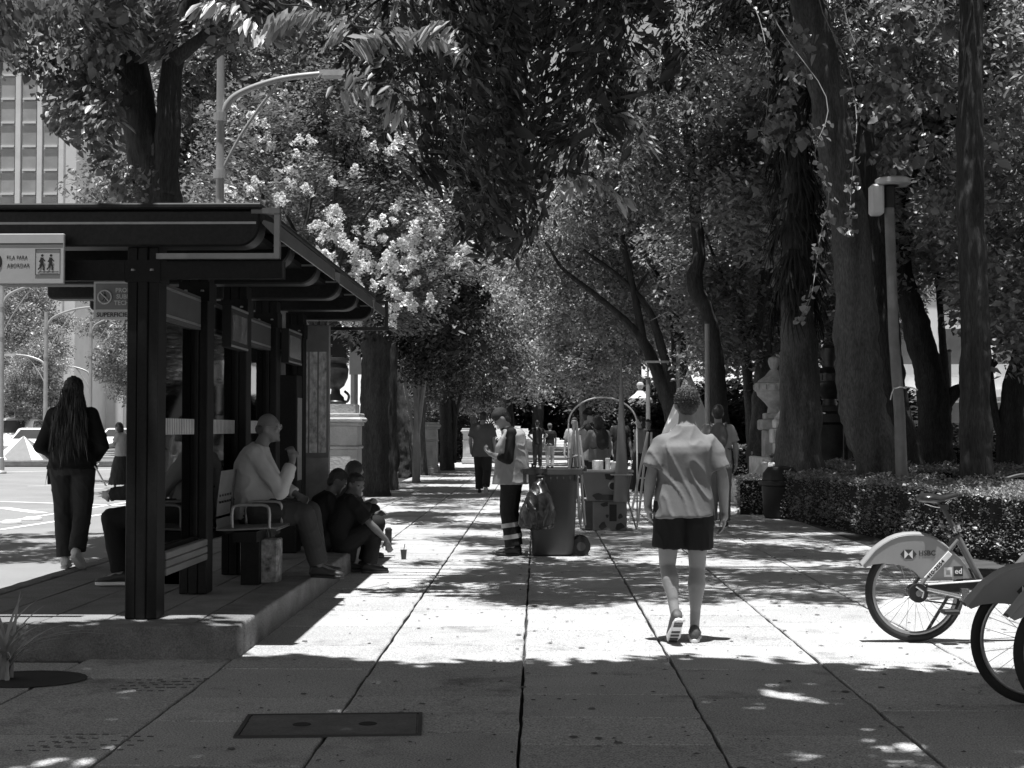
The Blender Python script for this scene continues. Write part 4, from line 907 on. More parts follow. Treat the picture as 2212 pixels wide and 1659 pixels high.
tie.tube(catmull([(-.06, -.05, zb), (-.1, -.07, zb - .08), (-.12, -.08, zb - .16)], 4), .008, 5); tie.tube(catmull([(.1, -.03, zb + .01), (.18, -.05, zb + .0), (.25, -.05, zb - .03)], 4), .010, 5)
tie.obj('tie', M('white cord', .7, .8), sl)
# thin plain posts in the background
for px, y0, Y, lab in ((1528, 700, 30, 'thin grey post before the knotted trunk'), (1465, 745, 40, 'thin grey post behind the forked tree'), (1400, 820, 34, 'bright short post right of the vendor hoop'), (2052, 760, 40, 'thin post behind the straight black trunk')):
    b = at(px, 900, Y); h = at(px, y0, Y).z; o = tag(empty('thin_post', (b.x, Y, 0)), lab, 'post')
    MB().tube([(0, 0, 0), (0, 0, h)], [.055, .05], 10).obj('pole', M('post grey', .34, .5), o, 60); MB().lathe([(.065, h), (.065, h + .05), (.02, h + .07)], (0, 0, 0), 10).obj('cap', m_dgrey, o)
    if Y == 34: MB().bb((-.05, -.02, h + .4), (.5, .02, h + .45)).obj('lamp_bar', m_steel, o); MB().tube([(0, 0, h + .07), (0, 0, h + .4)], .02, 6).obj('stem', m_dgrey, o)
# traffic signal by the plinth
b = at(765, 900, 33); tz = at(765, 740, 33).z
ts = tag(empty('traffic_signal', (b.x, 33, 0)), 'grey traffic signal post with hooded lamps behind the stone plinth', 'traffic signal')
MB().tube([(0, 0, 0), (0, 0, tz + 1.0)], [.09, .085], 10).obj('pole', m_lamp, ts, 60)
MB().bb((-.1, -.13, tz - .75), (.18, -.092, tz + .15)).obj('control_box', m_lamp, ts)
hd = MB().bb((-.5, -.12, tz - .7), (-.2, .12, tz + .2)).obj('housing', m_black, ts)
for z in (-.5, -.2, .06): MB().prism([(-.0, .1), (-.26, .02), (-.22, -.08), (0, -.1)], (-.5, -.1, tz + z), (1, 0, 0), (0, 0, 1), (0, .2, 0)).obj('hood', m_black, hd)
# ================================================================ STONE PLINTHS AND URNS
m_stone = M('weathered stone', .40, .85, .3, 2.2, .5, 30, speck=.15, stain=.3)
m_bronze = M('bronze', .05, .4, .4, 6, metal=.5)
def plinth(px0, px1, ptop, Y, label, depth=None, name='stone_plinth'):
    a = at(px0, 900, Y); b = at(px1, 900, Y); H = at(px0, ptop, Y).z; w = b.x - a.x; d = depth or w
    o = tag(empty(name, ((a.x + b.x) / 2, Y + d / 2, 0)), label, 'plinth')
    def sq(lo, hi, g, nm='block', bv=.012): return MB().bb((-w / 2 - g, -d / 2 - g, lo), (w / 2 + g, d / 2 + g, hi)).obj(nm, m_stone, o, bevel=bv)
    sq(-.03, .16, .05, 'base'); sq(.161, .24, .02, 'base'); sq(.241, H * .62, 0, 'dado'); sq(H * .62 + .001, H * .62 + .05, .025, 'moulding'); sq(H * .62 + .051, H - .22, 0, 'dado')
    sq(H - .219, H - .16, .04, 'cornice'); sq(H - .159, H - .07, .09, 'cornice', .03); sq(H - .069, H, .04, 'cap')
    MB().bb((-w / 2 + .12, -d / 2 - .006, .4), (w / 2 - .12, -d / 2 - .001, H * .55)).obj('panel', m_stone, o, bevel=.004)
    return o, H
pp, H1 = plinth(690, 772, 893, 25.5, 'large weathered stone plinth with cornice beside the thick trunk')
MB().bb((-.3, -.3, H1 + .001), (.3, .3, H1 + .17)).obj('upper_block', m_stone, pp)
ur = tag(empty('bronze_urn', (pp.location.x - .1, pp.location.y, H1 + .17)), 'dark bronze urn standing on the large plinth', 'urn')
MB().lathe([(.24, 0), (.24, .06), (.2, .1), (.19, .16), (.11, .24), (.1, .34), (.2, .42), (.28, .6), (.30, .8), (.24, .92), (.31, 1.0), (.3, 1.05), (.2, 1.06)], (0, 0, 0), 20).obj('bowl', m_bronze, ur, 40); ur.scale = (.8, .8, .8)
for s_ in (-1, 1): MB().tube(catmull([(s_ * .12, 0, .1), (s_ * .26, 0, .06), (s_ * .3, 0, .2), (s_ * .2, 0, .3)], 5), .03, 8).obj('handle', m_bronze, ur, 180)
plinth(886, 943, 912, 45, 'smaller panelled stone plinth behind the pale stemmed tree', .8)
plinth(1000, 1030, 925, 58, 'far stone plinth beside the walking man', .8)
plinth(760, 800, 925, 60, 'low far plinth hidden behind the trunks', .8)
def urn_pillar(px, Y, label, dark=False, H=None, bust=False):
    b = at(px, 900, Y); m = m_bronze if dark else M('pale carved stone', .55, .85, .35, 5, .8, 25)
    o = tag(empty('urn_pillar', (b.x, Y, 0)), label, 'urn pillar')
    z = at(px, 990 - 70, Y).z if H is None else H
    MB().bb((-.34, -.34, -.03), (.34, .34, .25)).obj('base', m, o, bevel=.02); MB().bb((-.24, -.24, .251), (.24, .24, z - .25)).obj('shaft', m, o, bevel=.02)
    MB().bb((-.32, -.32, z - .249), (.32, .32, z - .02)).obj('capital', m, o, bevel=.03); MB().bb((-.22, -.22, z - .019), (.22, .22, z + .12)).obj('neck_block', m, o, bevel=.02)
    u = MB().lathe([(.15, z + .12), (.13, z + .25), (.2, z + .34), (.36, z + .5), (.38, z + .58), (.42, z + .6), (.42, z + .76), (.38, z + .78)], (0, 0, 0), 24).obj('urn_bowl', m, o, 40)
    if not bust:
        MB().lathe([(.36, z + .781), (.34, z + .82), (.2, z + .92), (.1, z + 1.04), (.08, z + 1.06)], (0, 0, 0), 24).obj('lid', m, u, 40)
        MB().lathe([(.06, z + 1.06), (.10, z + 1.14), (.13, z + 1.24), (.11, z + 1.32), (.04, z + 1.35)], (0, 0, 0), 10).obj('finial', m, u)
    else:
        MB().lathe([(.4, z + .781), (.3, z + .84), (.12, z + .9), (.11, z + 1.0), (.17, z + 1.12), (.16, z + 1.28), (.06, z + 1.36)], (0, 0, 0), 14).obj('finial', m, u, 40)
    mb = MB()
    for i in range(14):
        a = 2 * math.pi * i / 14; mb.box((.425 * math.cos(a), .425 * math.sin(a), z + .68), (.03, .12, .1), (0, 0, a))
    mb.obj('carved_band', m, u)
    return o
urn_pillar(1672, 31, 'pale carved stone pillar with lidded urn left of the palm', False, 1.62)
urn_pillar(1792, 29, 'dark urn pillar with knob top half hidden right of the palm', True, 1.75, True)
urn_pillar(1383, 52, 'small pale carved urn pillar seen beyond the vendor hoop', False, 1.75)
# pale pillar in front of the urn
b = at(1690, 900, 27.5); o = tag(empty('gate_pillar', (b.x, 27.5, 0)), 'short pale pillar with carved flower block in front of the stone urn', 'pillar')
m_pp = M('pale carved stone', .55)
MB().bb((-.17, -.17, -.03), (.17, .17, 1.12)).obj('shaft', m_pp, o, bevel=.02); MB().bb((-.22, -.22, 1.121), (.22, .22, 1.4)).obj('capital', m_pp, o, bevel=.02); MB().bb((-.17, -.17, 1.401), (.17, .17, 1.58)).obj('block', m_pp, o, bevel=.02)
MB().lathe([(.17, 1.581), (.06, 1.74), (.02, 1.76)], (0, 0, 0), 4).obj('cap', m_pp, o)
mb = MB()
for i in range(5): a = 2 * math.pi * i / 5; mb.ell((.07 * math.cos(a), -.222, 1.26 + .07 * math.sin(a)), (.035, .012, .035), None, 8, 5)
mb.obj('carved_flower', M('carved shadow', .2, .9), o)
# curved stone seat
a = at(1590, 1035, 26); o = tag(empty('stone_bench', (a.x, 26, 0)), 'curved pale stone bench end beside the small dark bush', 'stone bench')
prof = [(0, .0), (-.02, .42), (.06, .53), (.2, .56), (.34, .62), (.42, .76), (.5, .8), (.62, .8), (.62, .0)]
MB().prism(prof, (0, 0, 0), (1, 0, 0), (0, 0, 1), (0, .16, 0)).obj('end_panel', m_pp, o, bevel=.02)
MB().bb((.1, .17, .0), (.62, 2.6, .46)).obj('seat', m_pp, o, bevel=.02); MB().bb((.621, .17, 0), (.75, 2.6, .86)).obj('backrest', m_pp, o, bevel=.02)
# pale planter boxes
b = at(1655, 1000, 33); o = tag(empty('stone_planter', (at(1655, 1000, 33).x - .15, 33, 0)), 'square mottled stone planter block behind the backpack man', 'planter')
MB().bb((-.2, -.2, -.02), (.2, .2, .8)).obj('body', M('mottled', .5, .9, .6, 14), o, bevel=.02); MB().bb((-.23, -.23, .801), (.23, .23, .88)).obj('rim', m_pp, o, bevel=.01)
# white pyramid monument behind the walking man
b = at(1487, 900, 36); h = at(1487, 797, 36).z; o = tag(empty('pyramid_marker', (b.x, 36, 0), R(38)), 'pale pointed pyramid showing behind the walking man head', 'pyramid')
MB().add([(-.85, -.85, 0), (.85, -.85, 0), (.85, .85, 0), (-.85, .85, 0), (0, 0, h)], [(3, 2, 1, 0), (0, 1, 4), (1, 2, 4), (2, 3, 4), (3, 0, 4)]).obj('pyramid_body', M('pyramid white', .85, .6, .06), o)
MB().bb((-.95, -.95, -.02), (.95, .95, -.001)).obj('pyramid_base', m_stone, o)
# dark litter bin by the bush
b = at(1690, 1100, 22.6); o = tag(empty('litter_bin', (at(1686, 1000, 22.4).x, 22.4, 0)), 'dark round litter bin in front of the palm foot', 'litter bin')
MB().lathe([(.24, 0), (.27, .05), (.30, .5), (.33, .52), (.33, .58), (.29, .6)], (0, 0, 0), 20).obj('body', m_black, o, 40); MB().lathe([(.29, .601), (.28, .7), (.2, .8), (.05, .82)], (0, 0, 0), 20).obj('lid', m_black, o, 40)
# ================================================================ ROAD ISLAND, CARS
a = at(100, 1000, 52)
isl = tag(empty('traffic_island', (at(-100, 1000, 54).x, 54, -.06)), 'low kerbed traffic island on the far road', None, None, 'structure')
L_ = at(268, 1000, 54).x - at(-100, 1000, 54).x + 1.0
MB().bb((-4, 0, 0), (L_, 3.2, .26)).obj('island_kerb', m_kerb, isl, bevel=.05)
m_pw = M('pyramid paint', .8, .6, .08); m_pg = M('pyramid grey', .22, .7, .1)
def marker(px, label):
    b = at(px, 1000, 55); o = tag(empty('pyramid_bollard', (b.x, 55.3, .2)), label, 'bollard', 'pyramid bollards on the traffic island')
    MB().add([(-1.0, -.8, 0), (1.0, -.8, 0), (1.0, .8, 0), (-1.0, .8, 0), (0, 0, .92)], [(3, 2, 1, 0), (0, 1, 4), (1, 2, 4), (2, 3, 4), (3, 0, 4)]).obj('body', m_pg, o)
    for s_ in (-1, 1):
        q0 = Vector((s_ * 1.005, -.805, 0)); q1 = Vector((s_ * .6, -.805, 0)); ap = Vector((0, -.004, .925))
        MB().add([q0, q1, ap, q0 + Vector((0, .12, 0))], [(0, 1, 2), (0, 2, 3)]).obj('stripe', m_pw, o)
marker(45, 'grey and white pyramid bollard left of the walking woman'); marker(-30, 'pyramid bollard cut by the left edge')
m_car = M('car white', .78, .3, .05, 1, coat=.5); m_cg = M('car glass', .04, .1, .2, 1, spec=.8); m_tyre = M('tyre rubber', .02, .8, .2, 6)
def car(px, Y, label, kind=0, rz=0):
    b = at(px, 960, Y); o = tag(empty('parked_car', (b.x, Y, -.06), rz), label, 'car', 'cars waiting across the road')
    w = .88; h = 1.5 if kind == 0 else 1.95           # front towards -y (camera)
    prof = [(-2.1, .35), (-2.15, .6), (-2.05, .82), (-1.1, .98), (-.45, h - .05), (-.1, h), (1.6, h), (2.05, h * .75), (2.15, .6), (2.1, .3)] if kind == 0 else [(-2.3, .4), (-2.35, .8), (-2.2, 1.05), (-1.5, 1.2), (-.75, h - .06), (-.4, h), (2.3, h), (2.4, .8), (2.35, .35)]
    MB().prism(prof, (-w, 0, 0), (0, 1, 0), (0, 0, 1), (2 * w, 0, 0)).obj('body', m_car, o, bevel=.06, smooth=40)
    p, q = (prof[3], prof[4]); a0, a1 = Vector((0, p[0], p[1])), Vector((0, q[0], q[1])); d = a1 - a0; nrm = Vector((0, -d.z, d.y)).normalized() * .012
    A, B = a0 + d * .1 + nrm, a0 + d * .92 + nrm
    MB().add([(-w + .1, A.y, A.z), (w - .1, A.y, A.z), (w - .2, B.y, B.z), (-w + .2, B.y, B.z)], [(0, 1, 2, 3)]).obj('windscreen', m_cg, o)
    for s_ in (-1, 1):
        MB().add([(s_ * (w + .004), q[0] + .05, p[1] + .05), (s_ * (w + .004), prof[-3][0] - .5, p[1] + .05), (s_ * (w + .004), prof[-3][0] - .7, h - .12), (s_ * (w + .004), q[0] + .25, h - .12)], [(0, 1, 2, 3)]).obj('side_window', m_cg, o)
        MB().box((s_ * .6, prof[1][0] - .02, .68), (.34, .06, .14)).obj('headlight', M('headlight', .6, .1, .1), o, bevel=.02)
        for y in (-1.35, 1.35): 
            t_ = MB().tube([(s_ * (w - .2), y, .32), (s_ * (w + .015), y, .32)], .32, 18).obj('wheel', m_tyre, o); MB().tube([(s_ * (w + .016), y, .32), (s_ * (w + .025), y, .32)], .19, 12).obj('hub_cap', m_alu, t_)
        MB().ell((s_ * (w + .1), q[0] - .2, p[1] + .1), (.1, .05, .07), None, 8, 6).obj('mirror', m_car, o)
    MB().box((0, prof[1][0] - .015, .5), (.9, .05, .16)).obj('grille', m_black, o); MB().box((0, prof[1][0] - .045, .38), (.34, .02, .1)).obj('number_plate', m_sign, o)
car(45, 66, 'white van left of the walking woman across the road', 1, R(-6)); car(88, 62, 'white saloon car close to the walking woman shoulder', 0, R(-6))
car(268, 78, 'pale car half hidden behind the woman in the skirt', 0, R(-8)); car(-40, 72, 'car at the left edge of the far road', 0)
# ================================================================ BICYCLES
m_gl_ = M('guard paint', .30, .4, .12, 5, spec=.5); m_fr = M('bike frame', .13, .35, .15, 5, spec=.6); m_sad = M('saddle', .02, .28, .2, 10, spec=.6)
m_rim = M('rim', .40, .35, .15, 10, metal=.7); m_red = M('logo dark', .05, .5); m_lite = M('logo light', .75, .5); m_chr = M('chrome', .6, .22, .1, 10, metal=.9)
def ringpath(c, r, n): return [(c[0] + r * math.cos(2 * math.pi * i / n), c[1], c[2] + r * math.sin(2 * math.pi * i / n)) for i in range(n)]
def make_wheel(par, cx, R0=.33):
    wh = bpy.data.objects.new('wheel', None); C.objects.link(wh); wh.parent = par; wh.location = (cx, 0, R0)
    MB().tube(ringpath((0, 0, 0), R0 - .024, 56), .024, 10, loop=True).obj('tyre', m_tyre, wh, 180)
    MB().tube(ringpath((0, 0, 0), R0 - .054, 56), .014, 8, loop=True).obj('rim', m_rim, wh, 180)
    hb = MB().tube([(0, -.05, 0), (0, .05, 0)], .045, 16); hb.tube([(0, -.075, 0), (0, .075, 0)], .012, 8); hb.obj('hub', m_dgrey, wh, 50)
    sp = MB()
    for i in range(28):
        a = 2 * math.pi * i / 28; b = a + (.5 if i % 2 else -.5); y = .03 if i % 4 < 2 else -.03
        sp.tube([(.042 * math.cos(b), y, .042 * math.sin(b)), ((R0 - .06) * math.cos(a), 0, (R0 - .06) * math.sin(a))], .0014, 4)
    sp.obj('spokes', m_rim, wh); return wh
def make_bike():
    b = empty('share_bicycle')                           # rear hub above the origin, front towards +x
    k = .001019
    def q(x, y): return ((x - 520) * k, .33 + (775 - y) * k)
    make_wheel(b, 0); make_wheel(b, 1.08)
    out = [(165, 602), (200, 560), (250, 500), (300, 462), (350, 432), (400, 413), (450, 404), (505, 401), (560, 404), (610, 417), (660, 440), (710, 476), (760, 520), (800, 555), (835, 600), (862, 645), (876, 682), (800, 690), (720, 694), (620, 702), (552, 690), (520, 655), (485, 628), (440, 608), (400, 596), (350, 590), (300, 588), (240, 594), (185, 616)]
    for s_ in (-1, 1):
        MB().prism([q(*p) for p in out], (0, s_ * .042 - .004, 0), (1, 0, 0), (0, 0, 1), (0, .008, 0)).obj('wheel_guard', m_gl_, b)
    arc = [q(*p) for p in out[:17]]
    vs = []; fs = []
    for x, z in arc: 
        for y, dz in ((-.05, -.006), (-.028, .008), (0, .013), (.028, .008), (.05, -.006)): vs.append((x, y, z + dz))
    for i in range(len(arc) - 1):
        for j in range(4): fs.append((5 * i + j, 5 * i + j + 1, 5 * i + j + 6, 5 * i + j + 5))
    MB().add(vs, fs).obj('mudguard', m_gl_, b, 180)
    # camera side of the guard is -y: logo, lettering, stickers
    yl = -.0475; lx, lz = q(465, 530)
    h = [(-.055, 0), (-.0275, .03), (.0275, .03), (.055, 0), (.0275, -.03), (-.0275, -.03)]
    for tri, m in (((h[0], h[1], (-.0275, -.03)), m_red), ((h[3], h[2], (.0275, -.03)), m_red), (((-.0275, .03), (.0275, .03), (0, 0)), m_red), (((-.0275, -.03), (0, 0), (.0275, -.03)), m_red), (((-.0275, .03), (0, 0), (-.0275, -.03)), m_lite), (((.0275, .03), (.0275, -.03), (0, 0)), m_lite)):
        MB().add([(lx + x, yl, lz + z) for x, z in tri], [(0, 1, 2)]).obj('emblem', m, b)
    text('HSBC', .046, m_red, b, (q(530, 538)[0], yl, q(0, 538)[1]), (R(90), 0, 0), bold=.0006, ext=.0005)
    for (x0, y0, x1, y1, m) in ((695, 615, 748, 676, m_lite), (708, 630, 735, 662, M('sticker mid', .35)), (757, 608, 818, 672, m_red)):
        a0 = q(x0, y0); a1 = q(x1, y1); MB().bb((a0[0], yl - (.001 if m.name == 'sticker mid' else 0), a1[1]), (a1[0], yl + .002, a0[1])).obj('sticker', m, b)
    text('ed', .05, m_lite, b, (q(764, 655)[0], yl - .001, q(0, 655)[1]), (R(90), 0, 0), bold=.0008, ext=.0004)
    # frame
    S0, S1 = q(795, 420), q(945, 700); BBp = q(975, 770)
    fr = MB(); fr.tube([(S0[0], 0, S0[1]), (S1[0], 0, S1[1]), (BBp[0], 0, BBp[1])], .024, 12)
    fr.tube(catmull([(BBp[0], 0, BBp[1] + .02), (.62, 0, .42), (.80, 0, .62), (.88, 0, .80)], 6), [.04, .035, .032], 12)
    fr.tube([(.90, 0, .92), (.945, 0, .70)], .026, 12)
    for y in (-.055, .055): 
        fr.tube([(S0[0] - .005, y * .7, S0[1] - .02), (q(560, 700)[0], y * 1.05, q(0, 700)[1]), (0, y * 1.25, .34)], .013, 10)
        fr.tube([(BBp[0], y * .8, BBp[1]), (.0, y * 1.25, .33)], .011, 8)
        fr.tube(catmull([(.95, y * .9, .70), (1.02, y, .5), (1.08, y, .33)], 5), .013, 8)
    fr.obj('frame', m_fr, b, 60)
    p0, p1 = Vector((q(572, 690)[0], -.07, q(0, 690)[1])), Vector((q(730, 520)[0], -.058, q(0, 520)[1])); d = (p1 - p0); ang = math.atan2(d.z, d.x)
    pt = MB().box((0, 0, 0), (d.length, .006, .038)).obj('number_plate', m_lite, b, bevel=.003, loc=(p0 + p1) / 2, rot=(0, -ang, 0))
    text('410-2554', .034, m_black, pt, (-d.length / 2 + .012, -.004, -.011), (R(90), 0, 0), bold=.0008, ext=.0005, sx=1.22)
    MB().tube([(q(705, 235)[0], 0, q(0, 235)[1]), (q(795, 400)[0], 0, q(0, 400)[1])], .016, 12).obj('seat_post', m_dgrey, b, 60)
    cl = MB().tube([(q(786, 362)[0] - .0, -.0, q(0, 362)[1] + .012), (q(800, 392)[0], 0, q(0, 392)[1])], .027, 12); cl.tube([(q(795, 375)[0], -.05, q(0, 375)[1]), (q(795, 375)[0], .03, q(0, 375)[1])], .009, 8); cl.obj('seat_clamp', m_chr, b, 60)
    # saddle
    secs = []
    for x, w_, z, h_ in ((.028, .06, .938, .02), (.05, .085, .945, .03), (.10, .088, .945, .032), (.15, .066, .936, .03), (.20, .04, .944, .022), (.25, .026, .956, .018), (.285, .018, .962, .014), (.293, .008, .962, .008)):
        secs.append(((x, 0, z), (0, 1, 0), (0, 0, 1), w_, h_))
    sd_ = MB().loft(secs, 18).obj('saddle', m_sad, b, 180)
    MB().tube(catmull([(.07, -.02, .905), (.16, -.02, .885), (.24, -.015, .93)], 5), .004, 6).tube(catmull([(.07, .02, .905), (.16, .02, .885), (.24, .015, .93)], 5), .004, 6).obj('rails', m_chr, sd_)
    MB().bb((.165, -.03, .868), (.215, .03, .9)).obj('saddle_clamp', m_dgrey, sd_)
    # chain case, hub body, crank
    c0, c1 = q(560, 718), q(1020, 690); c2 = q(1000, 770); c3 = q(590, 765)
    MB().prism([c0, c1, c2, c3], (0, -.075, 0), (1, 0, 0), (0, 0, 1), (0, .02, 0)).obj('chain_case', m_black, b, bevel=.003)
    MB().tube([(c0[0] + .02, -.077, c0[1] - .002), (c1[0], -.077, c1[1])], .006, 6).obj('case_trim', m_lite, b)
    MB().tube([(0, -.082, .33), (0, -.05, .33)], .062, 20).obj('hub_shell', m_black, b, 40)
    MB().tube([(0, -.09, .33), (0, -.082, .33)], .022, 12).obj('hub_nut', m_chr, b, 40)
    MB().tube([(-.02, -.088, .375), (.03, -.088, .34), (.02, -.088, .30)], .006, 6).obj('hub_bracket', m_chr, b)
    a0, a1 = q(570, 748), q(800, 800); MB().tube([(a0[0], -.095, a0[1]), (a1[0], -.095, a1[1])], [.012, .016], 10).obj('crank_arm', m_chr, b, 60)
    bx = MB().bb((q(785, 0)[0], -.115, q(0, 822)[1]), (q(835, 0)[0], -.07, q(0, 745)[1])); bx.tube([(q(830, 0)[0], -.09, q(0, 775)[1]), (q(915, 0)[0], -.09, q(0, 772)[1])], .020, 12); bx.obj('bracket_axle', m_chr, b, 50)
    pd = q(700, 887); MB().tube([(q(800, 0)[0], -.1, q(0, 800)[1]), (q(770, 0)[0], -.1, q(0, 880)[1])], .010, 8).obj('crank_arm', m_dgrey, b, 60)
    MB().bb((pd[0] - .045, -.17, pd[1] - .014), (pd[0] + .06, -.09, pd[1] + .014)).obj('pedal', m_black, b, bevel=.006)
    MB().tube([(q(560, 0)[0], -.085, q(0, 822)[1]), (q(790, 0)[0], -.085, q(0, 852)[1])], .006, 6).obj('chain', m_dgrey, b)
    # handlebar and front basket (outside the picture)
    MB().tube(catmull([(.72, -.3, 1.05), (.84, -.26, 1.08), (.89, -.1, 1.04), (.89, .1, 1.04), (.84, .26, 1.08), (.72, .3, 1.05)], 5), .012, 8).obj('handlebar', m_dgrey, b, 180)
    MB().tube([(.90, 0, .9), (.89, 0, 1.04)], .016, 10).obj('stem', m_dgrey, b)
    bk = MB()
    for z in (.82, .94, 1.04): bk.tube([(1.0, -.16, z), (1.26, -.18, z), (1.26, .18, z), (1.0, .16, z)], .006, 6, loop=True)
    for x, y in ((1.0, -.16), (1.13, -.17), (1.26, -.18), (1.26, 0), (1.26, .18), (1.13, .17), (1.0, .16), (1.0, 0)): bk.tube([(x, y, .82), (x, y, 1.04)], .005, 6)
    bk.obj('basket', m_dgrey, b)
    MB().tube([(.25, .06, .30), (.12, .16, .02)], .011, 8).obj('kickstand', m_dgrey, b)
    return b
bk = make_bike()
def place_bike(o, px, base, label, rz):
    p = gp(px, base); o.location = (p.x, p.y, .002); o.rotation_euler = (R(1.5), 0, rz); tag(o, label, 'bicycle', 'share bicycles parked in a row')
place_bike(bk, 1976, 1387, 'grey share bicycle with bank emblem on its wheel guard and bare saddle', R(3))
b2 = copy_tree(bk); place_bike(b2, 2236, 1523, 'second share bicycle at the right edge, its rear wheel in shade', R(2))
b3 = copy_tree(bk); place_bike(b3, 2335, 1560, 'third share bicycle mostly cut off by the right edge', R(4))
# ================================================================ PEOPLE
m_skin = M('skin tan', .26, .5, .12, 8, .1, 120, spec=.4); m_skinl = M('skin light', .14, .5, .10, 8, .1, 120, spec=.4)
m_hair = M('hair dark', .022, .5, .5, 40, .5, 160, stretch=(1, 1, .2), spec=.5); m_hairg = M('hair grey', .06, .6, .9, 90, .35, 260); m_hairw = M('hair silver', .06, .6, .4, 60)
def cloth(name, v, rough=.85): return M('cloth ' + name, v, rough, .12, 5, .06, 60, spec=.2)
STAND = dict(hipL=(-.085, 0, .90), hipR=(.085, 0, .90), kneeL=(-.09, .02, .49), kneeR=(.09, .02, .49), ankL=(-.09, -.02, .085), ankR=(.09, -.02, .085), toeL=(-.105, .14, .03), toeR=(.105, .14, .03),
             waist=(0, .005, 1.08), chest=(0, 0, 1.26), neck=(0, -.015, 1.435), head=(0, .02, 1.585), shL=(-.175, -.01, 1.385), shR=(.175, -.01, 1.385), elL=(-.225, -.02, 1.12), elR=(.225, -.02, 1.12), wrL=(-.235, .05, .88), wrR=(.235, .05, .88))
def hand(mb, w, d, n, side, curl=.5, s=1.0, k=1.0):
    """wrist, direction of the fingers, palm normal, side +1 right"""
    w = Vector(w); d = Vector(d).normalized(); n = Vector(n); n = (n - d * n.dot(d)).normalized(); x = d.cross(n).normalized() * side
    mb.seg(w, w + d * .035 * s, .024 * s, .027 * s); 
    for t in (-.024, -.008, .008, .024): mb.seg(w + d * .02 * s + x * t * .7 * s, w + d * .085 * s + x * t * s, .014 * s, .012 * s, 8)
    for i, (t, L) in enumerate(((-.03, .07), (-.0105, .082), (.0105, .076), (.029, .058))):
        p = w + d * .085 * s + x * t * s; r = .0088 * s * k; a = curl * (.5 + .12 * i)
        for j in range(3):
            dd = (d * math.cos(a) + n * math.sin(a)).normalized(); q = p + dd * L * s * (.42, .32, .26)[j]; mb.seg(p, q, r, r * .92, 8); p = q; r *= .93; a += curl * .75
    p = w + d * .025 * s - x * .024 * s; q = p + (d * .6 - x * .75 + n * .25).normalized() * .045 * s; mb.seg(p, q, .013 * s, .0105 * s, 8)
    mb.seg(q, q + (d * .95 - x * .1 + n * .3).normalized() * .034 * s, .0105 * s, .009 * s, 8)
